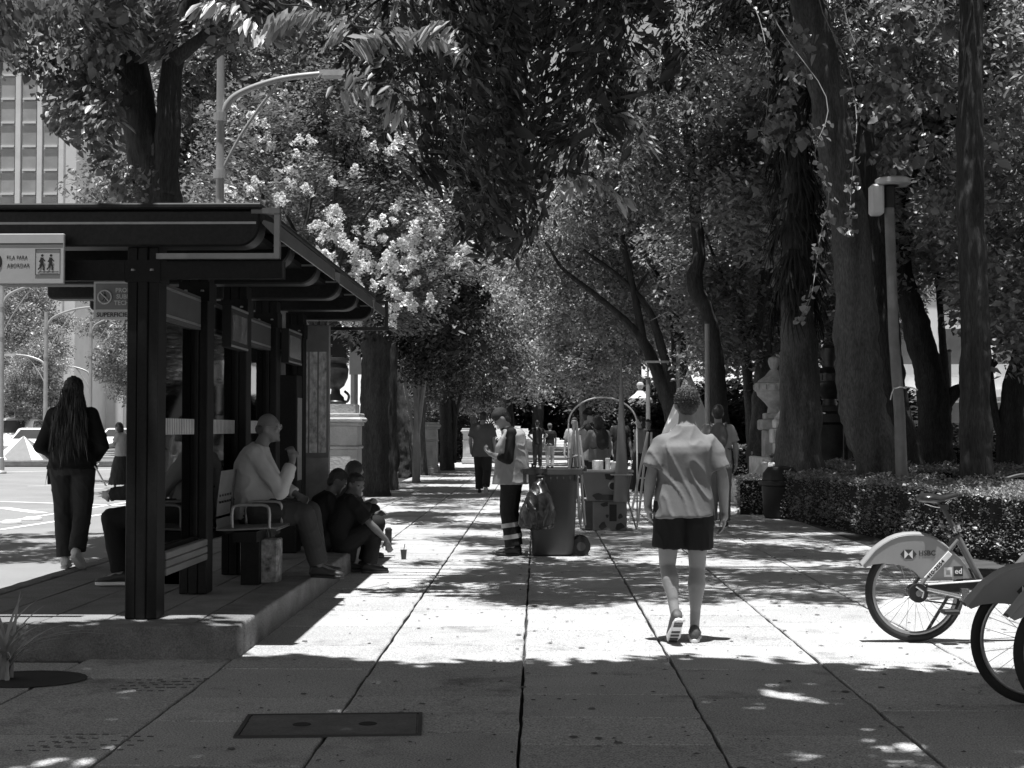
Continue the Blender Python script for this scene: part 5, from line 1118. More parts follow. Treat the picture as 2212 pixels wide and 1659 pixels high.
def person(label, loc, rz, J=None, scale=1.0, vox=.011, skin=m_skin, top=None, bottom=None, skirt=None, shoes=None, hair='short', hairm=m_hair, face=(0, 1, 0), hup=(0, 0, 1), vest=None, cap=None, backpack=None, bag=None, glasses=False, curl=(.5, .5), palm=None, handd=None, wr=.005, fat=1.0, name='person', group=None):
    j = {k: Vector(v) for k, v in STAND.items()}
    for k, v in (J or {}).items(): j[k] = Vector(v)
    root = tag(empty(name, loc, rz), label, 'person', group); root.scale = (scale,) * 3
    far = vox > .014
    hx = (j['hipR'] - j['hipL']).normalized(); sx = (j['shR'] - j['shL']).normalized(); pel = (j['hipL'] + j['hipR']) / 2; sm = (j['shL'] + j['shR']) / 2
    spine = [pel, j['waist'], j['chest'], sm, j['neck']]
    def ax(i, p0, p1):
        t = (p1 - p0).normalized(); x = hx.lerp(sx, i).normalized(); y = t.cross(x).normalized(); return x, y
    u0 = (j['waist'] - pel).normalized()
    def torso(mb, g, hem=.06, hemr=(.165, .12), neckr=.062, neckup=0.0, fl=0.0, n=26):
        secs = []
        x, y = ax(0, pel, j['waist']); F = fat
        secs.append((pel - u0 * hem, x, y, hemr[0] + g + fl, (hemr[1] + g + fl) * F)); secs.append((pel + u0 * .03, x, y, .162 + g + fl * .4, (.118 + g) * F))
        x, y = ax(.3, pel, j['chest']); secs.append((j['waist'], x, y, .15 + g, (.108 + g) * F))
        x, y = ax(.7, j['waist'], j['neck']); secs.append((j['chest'], x, y, .168 + g, (.118 + g) * (F * .4 + .6)))
        x, y = ax(1, j['chest'], j['neck']); secs.append((j['chest'].lerp(sm, .6), x, y, .172 + g, .108 + g)); secs.append((sm + (j['neck'] - sm) * .1, x, y, .15 + g * .6, .085 + g * .6))
        secs.append((sm.lerp(j['neck'], .55), x, y, .095 + g * .5, .07 + g * .4)); secs.append((j['neck'] + (j['head'] - j['neck']) * neckup, x, y, neckr, neckr)); mb.loft(secs, n)
    # ---- body
    b = MB(); torso(b, 0)
    fd = Vector(face).normalized(); up = Vector(hup).normalized(); rt = fd.cross(up).normalized(); up = rt.cross(fd).normalized()
    HM = Matrix((rt, fd, up)).transposed(); hc = j['head']
    def hp(x, y, z): return hc + HM @ Vector((x, y, z))
    b.seg(j['neck'] - (hc - j['neck']) * .2, hc - up * .03, .058, .052)
    b.ell(hc + up * .01, (.074, .092, .108), HM, 20, 14); b.ell(hp(0, .03, -.065), (.05, .058, .052), HM); b.ell(hp(0, .088, -.01), (.0125, .02, .026), HM, 10, 8); b.ell(hp(0, .078, .035), (.05, .02, .014), HM)
    b.ell(hp(0, .082, -.062), (.024, .013, .009), HM, 10, 6); b.ell(hp(0, .078, -.098), (.022, .02, .018), HM, 10, 6)
    for s_ in (-1, 1):
        b.ell(hp(s_ * .076, -.006, -.005), (.010, .022, .032), HM, 10, 8); b.ell(hp(s_ * .035, .068, -.02), (.024, .02, .022), HM, 10, 8)
    cv = -(j['hipR'] - j['hipL']).normalized().cross(Vector((0, 0, 1)))
    for s in 'LR':
        sh, el, w_ = j['sh' + s], j['el' + s], j['wr' + s]; b.ell(sh - Vector((0, 0, .012)), (.045,) * 3); b.seg(sh, el, .044, .038); m = el.lerp(w_, .28); b.seg(el, m, .037, .041); b.seg(m, w_, .041, .026)
        d = (w_ - el).normalized(); sd = 1 if s == 'R' else -1
        hd_ = Vector(handd[s]) if handd and s in handd else d
        pn = Vector(palm[s]) if palm and s in palm else Vector((-sd, .25, 0))
        if far: b.seg(w_, w_ + hd_.normalized() * .07, .03, .028); b.seg(w_ + hd_.normalized() * .07, w_ + hd_.normalized() * .15 + pn.normalized() * .03, .026, .016)
        else: hand(b, w_, hd_, pn, sd, curl[0 if s == 'L' else 1])
        hi, kn, an = j['hip' + s], j['knee' + s], j['ank' + s]; b.seg(hi, kn, .084 * (.6 + .4 * fat), .056); bk = (kn - hi).cross(Vector((1, 0, 0)))
        L = (an - kn); back = (j['toe' + s] - an); back.z = 0; back = -back.normalized() if back.length > 1e-4 else Vector((0, -1, 0)); back = (back - L.normalized() * back.dot(L.normalized()))
        c1 = kn.lerp(an, .30) + back * .018; b.seg(kn, c1, .051, .060); b.seg(c1, kn.lerp(an, .66) + back * .008, .060, .037); b.seg(kn.lerp(an, .64), an, .037, .031); b.seg(an, an.lerp(j['toe' + s], .8), .034, .026)
    link('body', remesh(b, 'body', skin, vox if not far else .013, 3), root)
    if not far:
        for s_ in (-1, 1): MB().ell(hp(s_ * .032, .083, .008), (.012, .008, .006), HM, 10, 6).obj('eye', m_black, root, 180)
    # ---- trousers, shorts, skirt
    if bottom:
        g = bottom.get('loose', .018); L = bottom.get('len', 1.95); mb = MB(); x, y = ax(0, pel, j['waist'])
        mb.loft([(pel - u0 * .07, x, y, .155 + g, (.105 + g) * fat), (pel, x, y, .168 + g, (.122 + g) * fat), (pel + u0 * .13, x, y, .155 + g * .6, (.11 + g * .6) * fat)], 24)
        for s in 'LR':
            hi, kn, an = j['hip' + s], j['knee' + s], j['ank' + s]
            if L <= 1:
                e = hi.lerp(kn, L); mb.seg(hi, e, .096 + g, bottom.get('r1', .09) + g, f1=True)
            else:
                mb.seg(hi, kn, .088 * (.6 + .4 * fat) + g, .06 + g); e = kn.lerp(an, L - 1); mb.seg(kn, e, .06 + g, bottom.get('r1', .052) + g, f1=True)
        link(bottom.get('name', 'trousers'), remesh(mb, 'trousers', bottom['mat'], vox, 2, wr, (9, 9, 7), 3), root)
        for z0, z1 in bottom.get('bands', ()):
            for s in 'LR':
                kn, an = j['knee' + s], j['ank' + s]; p, q = kn.lerp(an, z0), kn.lerp(an, z1); MB().seg(p, q, .068 + g, .066 + g, 18, True, True).obj('reflective_band', bottom['bandm'], root, 60)
    if skirt:
        mb = MB(); x, y = ax(0, pel, j['waist']); km = (j['kneeL'] + j['kneeR']) / 2 + Vector((0, 0, -.1))
        mb.loft([(km - Vector((0, 0, skirt.get('drop', .1))), x, Vector((0, 1, 0)), .27, .25), (km.lerp(pel, .4), x, Vector((0, 1, 0)), .22, .19), (pel, x, y, .18, .135), (pel + u0 * .14, x, y, .15, .11)], 24)
        link('skirt', remesh(mb, 'skirt', skirt['mat'], vox, 2, .012, (14, 14, 2)), root)
    # ---- shirt or jacket
    if top:
        g = top.get('loose', .02); mb = MB(); torso(mb, g, top.get('hem', .08), (.165, .12), top.get('neckr', .07), top.get('collar', 0), top.get('flare', 0)); T = top.get('sleeve', .65)
        for s in 'LR':
            sh, el, w_ = j['sh' + s], j['el' + s], j['wr' + s]
            s0 = sh.lerp(sm, .08) - Vector((0, 0, .012)); mb.seg(sm.lerp(j['neck'], .35), s0, .045 + g * .2, .05 + g * .35)
            if T <= 1: mb.seg(s0, sh.lerp(el, T), .056 + g * .4, top.get('r1', .062) + g * .5, f1=True); mb.seg(s0, sh.lerp(el, .35), .056 + g * .4, .058 + g * .45)
            else: mb.seg(s0, el, .056 + g * .4, .046 + g * .5); mb.seg(el, el.lerp(w_, T - 1), .046 + g * .5, top.get('r1', .036) + g * .5, f1=True)
        link(top.get('name', 'shirt'), remesh(mb, 'shirt', top['mat'], vox, 7, top.get('wr', wr), top.get('wk', (8, 8, 6)), 1.7), root)
    if vest:
        mb = MB(); torso(mb, vest.get('loose', .045), vest.get('hem', .12), (.17, .13), .08, 0, .01); link('vest', remesh(mb, 'vest', vest['mat'], vox, 3, .006, (8, 8, 5)), root)
    # ---- shoes
    if shoes:
        for s in 'LR':
            an, to = j['ank' + s], j['toe' + s]; v = to - an; h = Vector((v.x, v.y, 0)); hl = h.length; h = h.normalized() if hl > 1e-4 else Vector((0, 1, 0)); pit = math.atan2(v.z, hl) - math.atan2(-.055, .16)
            f = h * math.cos(pit) + Vector((0, 0, math.sin(pit))); fu = -h * math.sin(pit) + Vector((0, 0, math.cos(pit))); sd = f.cross(fu).normalized(); bs = an - fu * .083
            secs = [(-.072, .024, .05), (-.06, .032, .085), (-.02, .036, .098), (.03, .038, .088), (.08, .042, .062), (.13, .044, .048), (.17, .038, .04), (.195, .02, .03)]
            mb = MB(); mb.loft([(bs + f * t + fu * (.016 + hh / 2), sd, fu, w, hh / 2) for t, w, hh in secs], 18); so_ = mb.obj('shoe', shoes['mat'], root, 180)
            ol = [(-.078, 0), (-.07, .024), (-.03, .034), (.03, .034), (.09, .043), (.14, .046), (.18, .036), (.203, .012), (.203, -.012), (.18, -.036), (.14, -.046), (.09, -.043), (.03, -.034), (-.03, -.034), (-.07, -.024)]
            MB().prism(ol, bs, f, sd, fu * .026).obj('sole', shoes.get('sole', m_lite), so_, bevel=.006)
            if shoes.get('tread'):
                tr_ = MB()
                for t in (-.045, -.015, .06, .1, .14, .17): tr_.bb((0, 0, 0), (.001, .001, .001)) if False else tr_.prism([(t - .011, -.028), (t + .011, -.028), (t + .013, .028), (t - .009, .028)], bs - fu * .004, f, sd, fu * .005)
                tr_.obj('tread', shoes['mat'], so_)
    # ---- hair and headgear
    if hair == 'short':
        mb = MB(); mb.ell(hp(0, -.014, .032), (.081, .092, .096), HM, 20, 14); mb.ell(hp(0, -.045, -.03), (.066, .05, .06), HM); mb.ell(hp(0, .045, .075), (.055, .045, .04), HM)
        link('hair', remesh(mb, 'hair', hairm, .009 if not far else .014, 2, .0045, (60, 60, 60)), root)
    elif hair in ('long', 'bob'):
        e = .44 if hair == 'long' else .17; mb = MB(); mb.ell(hp(0, -.012, .03), (.086, .098, .10), HM, 20, 14)
        dn = Vector((0, -.06, -1)).normalized(); c0 = hp(0, -.045, 0)
        lg = hair == 'long'; mb.loft([(c0 + dn * e - fd * (.10 if lg else 0), rt, fd, .10 if lg else .085, .03), (c0 + dn * e * .75 - fd * (.095 if lg else 0), rt, fd, .165 if lg else .10, .05), (c0 + dn * e * .45 - fd * (.06 if lg else 0), rt, fd, .15 if lg else .10, .07), (c0 + dn * .06, rt, fd, .105, .075), (c0 + up * .04, rt, fd, .085, .06)], 24)
        link('hair', remesh(mb, 'hair', hairm, .011, 3, .008, (45, 30, 3)), root)
    elif hair == 'bald':
        mb = MB(); mb.ell(hp(0, -.034, -.005), (.081, .072, .052), HM, 18, 10); link('hair', remesh(mb, 'hair', hairm, .009, 2, .004, (60, 60, 60)), root)
    elif hair == 'bun':
        mb = MB(); mb.ell(hp(0, -.014, .03), (.082, .094, .096), HM, 20, 14); mb.ell(hp(0, -.10, .07), (.035, .035, .035), HM); link('hair', remesh(mb, 'hair', hairm, .01, 2, .004, (40, 40, 40)), root)
    if cap:
        mb = MB(); mb.ell(hp(0, -.006, .05), (.086, .102, .085), HM, 20, 12); c_ = remesh(mb, 'cap', cap, .009, 3, .002, (20, 20, 20)); co_ = link('cap', c_, root)
        MB().prism([(-.07, 0), (-.066, .05), (-.04, .085), (0, .098), (.04, .085), (.066, .05), (.07, 0)], hp(0, .06, .042), rt, (fd * .97 - up * .22).normalized(), up * .008).obj('brim', cap, co_, bevel=.002)
    if glasses:
        gm = MB()
        for s_ in (-1, 1):
            gm.tube([hp(s_ * .034 + .024 * math.cos(a), .098, .006 + .019 * math.sin(a)) for a in [2 * math.pi * i / 16 for i in range(16)]], .0025, 6, loop=True); gm.tube([hp(s_ * .058, .096, .01), hp(s_ * .079, .0, .012)], .0025, 6)
        gm.tube([hp(-.012, .101, .01), hp(.012, .101, .01)], .0025, 6); gm.obj('glasses', m_steel, root)
    if backpack:
        x, y = ax(1, j['chest'], j['neck']); c0 = j['chest'] - y * .18; mb = MB(); rm_ = Matrix((x, y, x.cross(y))).transposed(); mb.ell(c0 + Vector((0, 0, .02)), (.13, .085, .2), rm_); mb.ell(c0 - y * .05 - Vector((0, 0, .06)), (.10, .06, .10), rm_)
        bp = link('backpack', remesh(mb, 'backpack', backpack, .014, 2, .004, (12, 12, 12)), root)
        for s_ in (-1, 1): MB().tube(catmull([c0 + x * s_ * .09 + Vector((0, 0, .15)), sm + x * s_ * .11 + Vector((0, 0, .075)) , sm + x * s_ * .12 + y * .13 - Vector((0, 0, .06)), c0 + x * s_ * .17 + y * .14 - Vector((0, 0, .15)), c0 + x * s_ * .13 - Vector((0, 0, .14))], 5), .017, 8, flat=.5).obj('strap', backpack, bp, 180)
    return root
black_ = cloth('black', .016); navy = cloth('dark', .03); grey_ = cloth('mid grey', .14); jean = cloth('jeans', .05); wht = cloth('white', .36); lgt = cloth('light grey', .42)
sole_l = M('sole white', .7, .6, .1, 10); shoe_d = M('shoe dark', .03, .5, .2, 10); shoe_g = M('shoe grey', .07, .6, .5, 30); shoe_w = M('shoe white', .6, .6, .1)
def G0(px, py, z=0): v = gp(px, py, z); return (v.x, v.y, z)
# ---- the man walking away in the middle
p = gp(1480, 1386)
person('man in grey t-shirt and black shorts walking away in the centre right', (p.x, p.y, 0), R(1), dict(
    kneeL=(-.112, .03, .50), ankL=(-.078, -.13, .185), toeL=(-.088, -.035, .03), kneeR=(.088, .05, .49), ankR=(.062, .0, .085), toeR=(.085, .16, .03), hipL=(-.095, 0, .89), hipR=(.085, .01, .895),
    waist=(0, .01, 1.07), chest=(.005, 0, 1.25), neck=(.015, 0, 1.425), head=(.022, .045, 1.562), shL=(-.160, -.01, 1.305), shR=(.176, -.01, 1.31), elL=(-.222, -.03, 1.10), wrL=(-.243, .03, .90), elR=(.248, -.03, 1.085), wrR=(.27, .05, .85)),
    1.0, .0085, M('skin arms', .24, .5, .12, 8, .1, 120), top=dict(mat=cloth('tee grey', .17), hem=.075, sleeve=.80, loose=.03, flare=.006, r1=.060, wr=.0085, wk=(7, 7, 4.5), neckr=.066), bottom=dict(mat=black_, len=.70, loose=.016, r1=.092, name='shorts'),
    shoes=dict(mat=shoe_g, sole=sole_l, tread=True), hair='short', hairm=m_hairg, face=(0, .97, -.22), curl=(.55, .5), palm={'L': (1, .2, 0), 'R': (-1, .3, 0)}, handd={'L': (.18, .1, -1), 'R': (0, .1, -1)}, fat=1.12)
# curls of his hair: small tufts standing on the scalp
_rt = C.objects['person']; _r = np.random.RandomState(4); _d = _r.normal(0, 1, (4200, 3)); _d /= np.linalg.norm(_d, axis=1)[:, None]; _d = _d[(_d[:, 1] < .55) | (_d[:, 2] > .5)]; _d = _d[_d[:, 2] > -.62]
_p = np.array([.022, .045 - .016, 1.562 + .03]) + _d * np.array([.082, .094, .096]) * _r.uniform(.93, 1.0, len(_d))[:, None]
link('curls', leaves('curls', _p, .0115, MLEAF('curl', .075, .75, .05, .5, .4), 9, .1, .0, .34), _rt)
# ---- woman with long hair on the platform
p = gp(155, 1228, PZ)
w_ = person('woman with long dark hair and black jacket walking on the platform', (p.x, p.y, PZ), R(4), dict(
    elL=(-.27, -.04, 1.09), wrL=(-.16, .17, .98), elR=(.27, -.04, 1.09), wrR=(.16, .17, .98), kneeL=(-.085, .04, .49), ankL=(-.06, .0, .085), toeL=(-.08, .16, .03), kneeR=(.09, .0, .48), ankR=(.085, -.16, .16), toeR=(.10, -.04, .03), hipL=(-.095, 0, .9), hipR=(.095, 0, .9)),
    .965, .011, top=dict(mat=cloth('jacket black', .018), hem=.02, sleeve=1.9, loose=.034, flare=.03, wr=.008, name='jacket'), bottom=dict(mat=cloth('dark jeans', .035), loose=.022, r1=.055), shoes=dict(mat=shoe_w, sole=shoe_w), hair='long', hairm=m_hair, fat=1.1)
_r = np.random.RandomState(14); _n = 900; _t = _r.uniform(0, 1, _n); _w = np.interp(_t, [0, .3, .6, 1], [.08, .12, .16, .14]); _u = _r.uniform(-1, 1, _n)
_p = np.stack([_u * _w, -.10 - .09 * _t - .05 * np.sqrt(1 - _u ** 2) + .01, 1.64 - _t * .48], 1)
link('hair_strands', leaves('hair_strands', _p, .16, MLEAF('hair strand', .045, .7, .0, .4, .5), 15, 6.0, .0, .035), w_)
hb_ = tag(empty('handbag', (p.x - .19, p.y + .12, PZ + .72)), 'dark shoulder bag hanging at the hip of the long haired woman', 'bag')
mb = MB(); mb.ell((0, 0, .1), (.05, .12, .11)); mb.bb((-.04, -.1, 0), (.04, .1, .12)); link('pouch', remesh(mb, 'pouch', black_, .012, 3), hb_); MB().tube(catmull([(0, -.1, .18), (.02, -.04, .42), (.08, -.0, .66), (.03, .06, .42), (0, .1, .18)], 6), .008, 6).obj('strap', black_, hb_)
# ---- old man on the bench
p0 = Vector((-2.20, 11.42, PZ))
person('old bald man in white shirt and glasses sitting on the bench', p0, R(-88), dict(
    hipL=(-.09, -.03, .54), hipR=(.09, -.03, .54), waist=(0, -.07, .71), chest=(0, -.07, .90), neck=(0, -.02, 1.075), head=(0, .035, 1.205), shL=(-.18, -.05, 1.02), shR=(.18, -.05, 1.02), kneeL=(-.13, .36, .53), kneeR=(.11, .34, .52), ankL=(-.12, .43, .10), ankR=(.12, .47, .10), toeL=(-.15, .59, .045), toeR=(.15, .63, .04),
    elL=(-.25, .08, .76), wrL=(-.12, .26, .66), elR=(.22, .17, .70), wrR=(.11, .25, .95)), 1.0, .010, m_skinl, top=dict(mat=wht, hem=.03, sleeve=1.85, loose=.03, r1=.038, wr=.007), bottom=dict(mat=cloth('brown trousers', .04), loose=.026), shoes=dict(mat=shoe_d, sole=m_black), hair='bald', hairm=m_hairw, glasses=True,
    handd={'R': (-.35, -.25, 1)}, palm={'R': (-1, -.5, -.2)}, curl=(.4, .75), fat=1.35, face=(.1, 1, .05))
# flowered bag beside his feet
o = tag(empty('shopping_bag', (-2.16, 11.12, PZ)), 'patterned shopping bag under the bench by the old man', 'bag')
mb = MB(); mb.rings([[(x * (1 + .05 * math.sin(5 * z)), y, z) for x, y in ((-.14, -.08), (.14, -.08), (.15, .08), (-.15, .08))] for z in (0, .08, .16, .24, .31, .345)]); mb.obj('bag_body', M('flower print', .20, .8, .95, 17), o, bevel=.01)
for y in (-.05, .05): MB().tube(catmull([(-.07, y, .34), (-.05, y, .42), (.05, y, .42), (.07, y, .34)], 5), .007, 6).obj('handle', m_dgrey, o)
# ---- person reading behind the first post
p = gp(300, 1262, PZ)
person('seated reader in dark clothes half hidden by the first post', (p.x, p.y, PZ), R(90), dict(hipL=(-.09, -.12, .54), hipR=(.09, -.12, .54), waist=(0, -.15, .72), chest=(0, -.13, .9), neck=(0, -.07, 1.06), head=(0, .0, 1.19), shL=(-.17, -.11, 1.0), shR=(.17, -.11, 1.0), kneeL=(-.12, .19, .53), kneeR=(.11, .17, .53), ankL=(-.11, .11, .09), ankR=(.1, .12, .09), toeL=(-.12, .27, .035), toeR=(.12, .28, .035), elL=(-.22, .02, .74), wrL=(-.1, .2, .72), elR=(.22, .02, .74), wrR=(.1, .2, .72)),
       .97, .014, top=dict(mat=black_, hem=.05, sleeve=1.9, loose=.035, name='jacket'), bottom=dict(mat=black_, loose=.022), shoes=dict(mat=shoe_d, sole=sole_l))
MB().prism([(-.11, 0), (.11, .0), (.12, .16), (-.10, .17)], (p.x - .26, p.y - .02, PZ + .76), (.35, -.94, 0), (-.5, 0, .87), (.004, 0, .003)).obj('newspaper', M('paper', .5, .8, .4, 40)) and tag(C.objects[-1], 'pale sheet of paper held by the seated reader', 'paper')
# ---- three people sitting on the platform edge
SEAT = dict(hipL=(-.09, 0, .30), hipR=(.09, 0, .30), waist=(0, -.05, .46), chest=(0, .0, .64), neck=(0, .07, .79), head=(0, .14, .905), shL=(-.17, .04, .74), shR=(.17, .04, .74), kneeL=(-.11, .30, .50), kneeR=(.12, .31, .50), ankL=(-.1, .20, .085), ankR=(.11, .23, .085), toeL=(-.11, .36, .03), toeR=(.13, .39, .03), elL=(-.2, .14, .5), wrL=(-.08, .30, .57), elR=(.2, .15, .5), wrR=(.08, .31, .57))
p = gp(698, 1190, PZ)
person('person in black looking down at a phone on the platform edge, leftmost of three', (p.x, p.y, 0), R(-75), dict(SEAT), .98, .012, M('skin shaded', .13, .5), top=dict(mat=black_, hem=.05, sleeve=.9, loose=.025), bottom=dict(mat=navy, loose=.02), shoes=dict(mat=shoe_d, sole=m_dgrey), face=(0, .85, -.5), hair='short', curl=(1, 1))  # skin tone lowered so the shade on these sitters is in the colour
o = MB().box((0, 0, 0), (.07, .012, .14)).obj('phone', m_black, None, bevel=.004, loc=(p.x + .37, p.y - .06, .61), rot=(R(-35), 0, R(15))); tag(o, 'dark mobile phone held by the leftmost sitting person', 'phone')
p = gp(732, 1172, PZ)
person('person with thick dark hair sitting behind the other two on the platform edge', (p.x - .02, p.y + .35, 0), R(-60), dict(SEAT), 1.02, .014, top=dict(mat=navy, hem=.05, sleeve=1.8, loose=.03), bottom=dict(mat=black_, loose=.02), shoes=dict(mat=shoe_d, sole=m_dgrey), hair='bob', face=(0, .9, -.3))
p = gp(745, 1190, PZ)
person('seated youth with forearm over the knee, nearest the walk', (p.x + .02, p.y - .1, 0), R(-80), dict(SEAT, elR=(.22, .24, .50), wrR=(.18, .40, .34), head=(.02, .10, .89), neck=(0, .05, .79)), .96, .011, M('skin shaded', .13, .5), top=dict(mat=black_, hem=.05, sleeve=.85, loose=.028), bottom=dict(mat=black_, loose=.026), shoes=dict(mat=shoe_d, sole=m_dgrey), face=(.75, .6, -.2), hair='short', handd={'R': (-.1, .35, -1)})
p = gp(872, 1208); o = tag(empty('drink_cup', (p.x, p.y, .002)), 'small dark drink cup with a straw standing on the slabs', 'cup')
MB().lathe([(.026, 0), (.034, .09), (.036, .092), (.036, .1), (.01, .102)], (0, 0, 0), 16).obj('cup_body', M('cup', .05, .3), o, 40); MB().tube([(0, 0, .09), (.012, 0, .16)], .004, 6).obj('straw', m_dgrey, o)
p = gp(838, 1190); o = tag(empty('tumbler', (p.x, p.y + .05, .002)), 'tall black tumbler beside the shoe of the seated youth', 'bottle')
MB().lathe([(.034, 0), (.036, .01), (.04, .22), (.042, .222), (.042, .245), (.03, .25)], (0, 0, 0), 16).obj('tumbler_body', m_black, o, 40); MB().lathe([(.03, .2505), (.026, .262), (.008, .264)], (0, 0, 0), 16).obj('lid', m_dgrey, o)
# ---- street cleaner and wheeled bin
p = gp(1106, 1199)
person('street cleaner in pale vest and cap looking at his hands beside the bin', (p.x, p.y, 0), R(86), dict(
    chest=(0, .01, 1.25), neck=(0, .055, 1.42), head=(0, .115, 1.535), elL=(-.22, .02, 1.08), wrL=(-.08, .22, 1.13), elR=(.22, .06, 1.08), wrR=(.06, .23, 1.14), toeL=(-.11, .15, .03), kneeL=(-.085, .04, .49), ankR=(.09, -.03, .085)), .985, .010, m_skin, top=dict(mat=black_, hem=.05, sleeve=1.55, loose=.018, neckr=.075, collar=.15), vest=dict(mat=cloth('vest', .30), loose=.045, hem=.10), bottom=dict(mat=cloth('work trousers', .022), loose=.03, r1=.06, bands=((.30, .42), (.62, .74)), bandm=M('reflective', .34, .5)),
    shoes=dict(mat=shoe_d, sole=m_black), hair='short', cap=cloth('cap', .05), face=(0, .8, -.6), hup=(0, .6, .8), handd={'L': (.5, .6, .3), 'R': (-.3, .7, .4)}, palm={'L': (.5, -.3, .8), 'R': (-.5, -.3, .8)}, curl=(.8, .8), fat=1.25)
a = gp(1141, 1203); b = gp(1249, 1203); cx_ = (a.x + b.x) / 2
bn = tag(empty('wheeled_bin', (cx_, a.y + .3, 0)), 'large dark wheeled refuse bin in the middle of the walk', 'bin')
m_bin = M('bin plastic', .058, .5, .15, 3, spec=.4); hw = (b.x - a.x) / 2
def rr(w, d, z, r=.06, n=4):
    o = []
    for cx, cy, a0 in ((w - r, d - r, 0), (-w + r, d - r, 90), (-w + r, -d + r, 180), (w - r, -d + r, 270)):
        for i in range(n + 1): t = R(a0 + 90 * i / n); o.append((cx + r * math.cos(t), cy + r * math.sin(t), z))
    return o
MB().rings([rr(hw * .80, .22, .0, .11), rr(hw * .84, .25, .03, .11), rr(hw, .33, .93, .09), rr(hw * .98, .31, .935, .09), rr(hw * .88, .25, .3, .09)], cap0=True, cap1=True).obj('tub', m_bin, bn, 50)
MB().rings([rr(hw + .06, .37, .90), rr(hw + .06, .37, .96), rr(hw + .02, .34, .965), rr(hw + .02, .34, .90)], loop=True, cap0=False, cap1=False).obj('rim', m_bin, bn, 30)
for i in range(7): MB().bb((-hw + .1 + i * .07, -.325, .82), (-hw + .115 + i * .07, -.30, .90)).obj('rib', m_bin, bn)
for y in (-.16, .16):
    wq = MB().tube([(hw + .035, y - .03, .105), (hw + .035, y + .03, .105)], .105, 20).obj('wheel', m_tyre, bn, 40); MB().tube([(hw + .035, y - .034, .105), (hw + .035, y + .034, .105)], .05, 14).obj('wheel_hub', m_dgrey, wq)
MB().tube([(hw - .06, 0, .105), (hw + .03, 0, .105)], .03, 8).obj('axle_block', m_dgrey, bn)
MB().tube([(hw + .09, -.2, .97), (hw + .09, .2, .97)], .016, 8).obj('handle', m_dgrey, bn); MB().bb((hw + .061, -.2, .93), (hw + .1, .2, .955)).obj('handle_bracket', m_bin, bn)
# refuse bag tied to the rim
gbv = at(1160, 1070, a.y - .1); o = tag(empty('refuse_bag', (gbv.x, a.y - .17, .30)), 'dark plastic refuse bag tied to the front of the wheeled bin', 'bag')
mb = MB(); mb.loft([((0.02, 0, 0.01), (1, 0, 0), (0, 1, 0), .12, .08), ((.0, 0, .06), (1, 0, 0), (0, 1, 0), .205, .13), ((.01, 0, .22), (1, 0, 0), (0, 1, 0), .185, .14), ((.02, .02, .40), (1, 0, 0), (0, 1, 0), .12, .10), ((.03, .06, .54), (1, 0, 0), (0, 1, 0), .045, .045), ((.03, .08, .60), (1, 0, 0), (0, 1, 0), .03, .03), ((.03, .1, .68), (1, 0, 0), (0, 1, 0), .09, .05)], 26)
link('sack', remesh(mb, 'sack', M('bin liner', .03, .28, .3, 6, .35, 26, spec=.6), .011, 1, .016, (13, 13, 5)), o)
MB().tube([(.03 + .04 * math.cos(t_), .08 + .04 * math.sin(t_), .585) for t_ in [2 * math.pi * i / 12 for i in range(12)]], .012, 6, loop=True).obj('knot', m_black, o)
# handles sticking out of the bin
o = tag(empty('broom_handles', (cx_ + .03, a.y + .33, .32)), 'pale frame of tool handles leaning out of the wheeled bin', 'tools')
for q0, q1, r_ in (((.16, 0, 0), (.10, .0, .0), .0),): pass
for q0, q1 in (((.08, 0, .0), (.22, .05, 1.16)), ((.33, .06, .0), (.235, .05, 1.16)), ((.28, .1, .0), (.20, .06, 1.0))): MB().tube([q0, q1], .016, 8).obj('handle', M('pale wood', .34, .6), o)
MB().tube([(.13, .03, .75), (.25, .06, .78)], .012, 6).obj('crossbar', M('pale wood', .34), o); MB().tube([(-.2, -.1, 0), (-.26, -.1, .70)], .013, 6).obj('short_handle', m_black, o)
# ---- vendor cart, hoop, cone and easels
p = gp(1312, 1147); Yc = p.y; kx = Yc / FPX
vc = tag(empty('vendor_cart', (p.x, Yc + .2, 0)), 'painted vendor cart with blotched tray on a pedestal', 'vendor cart')
m_cow = M('blotched paint', .17, .6, .25, 2.2); m_blot = M('dark blotch', .03, .6)
zt_, zb_ = 1.4 - 94 * kx, 1.4 - 156 * kx
MB().rings([[(x, y, z) for x, y in ((-w, -.2 * s_), (w, -.2 * s_), (w, .2 * s_), (-w, .2 * s_))] for w, z, s_ in ((.27, zb_, .9), (.345, zt_, 1.1))]).obj('tray', m_cow, vc)
MB().bb((-.36, -.24, zt_ + .001), (.36, .24, zt_ + .03)).obj('table_top', m_alu, vc)
MB().bb((-.2, -.15, 0), (.27, .15, zb_ - .002)).obj('pedestal', m_cow, vc, bevel=.01)
MB().bb((-.3, -.14, 0.02), (-.202, .14, zb_ - .004)).obj('side_box', m_dgrey, vc)
for (x, z, w, h, y) in ((.0, zb_ + .05, .13, .05, -.199), (-.12, zb_ + .06, .08, .04, -.2), (.02, zt_ - .06, .06, .05, -.22), (-.06, .07, .05, .05, -.154), (.17, .06, .06, .05, -.154), (.18, .2, .03, .04, -.154), (-.03, .36, .05, .035, -.154), (.0, .2, .02, .03, -.154)):
    mb = MB(); mb.prism([(w * (1 + .25 * math.sin(3 * t_ + x * 50)) * math.cos(t_), h * (1 + .25 * math.cos(2 * t_ + x * 30)) * math.sin(t_)) for t_ in [2 * math.pi * i / 16 for i in range(16)]], (x, y, z), (1, 0, 0), (0, 0, 1), (0, .003, 0)); mb.obj('blotch', m_blot, vc)
MB().bb((.03, -.156, .13), (.13, -.152, .36)).obj('panel_door', m_black, vc)
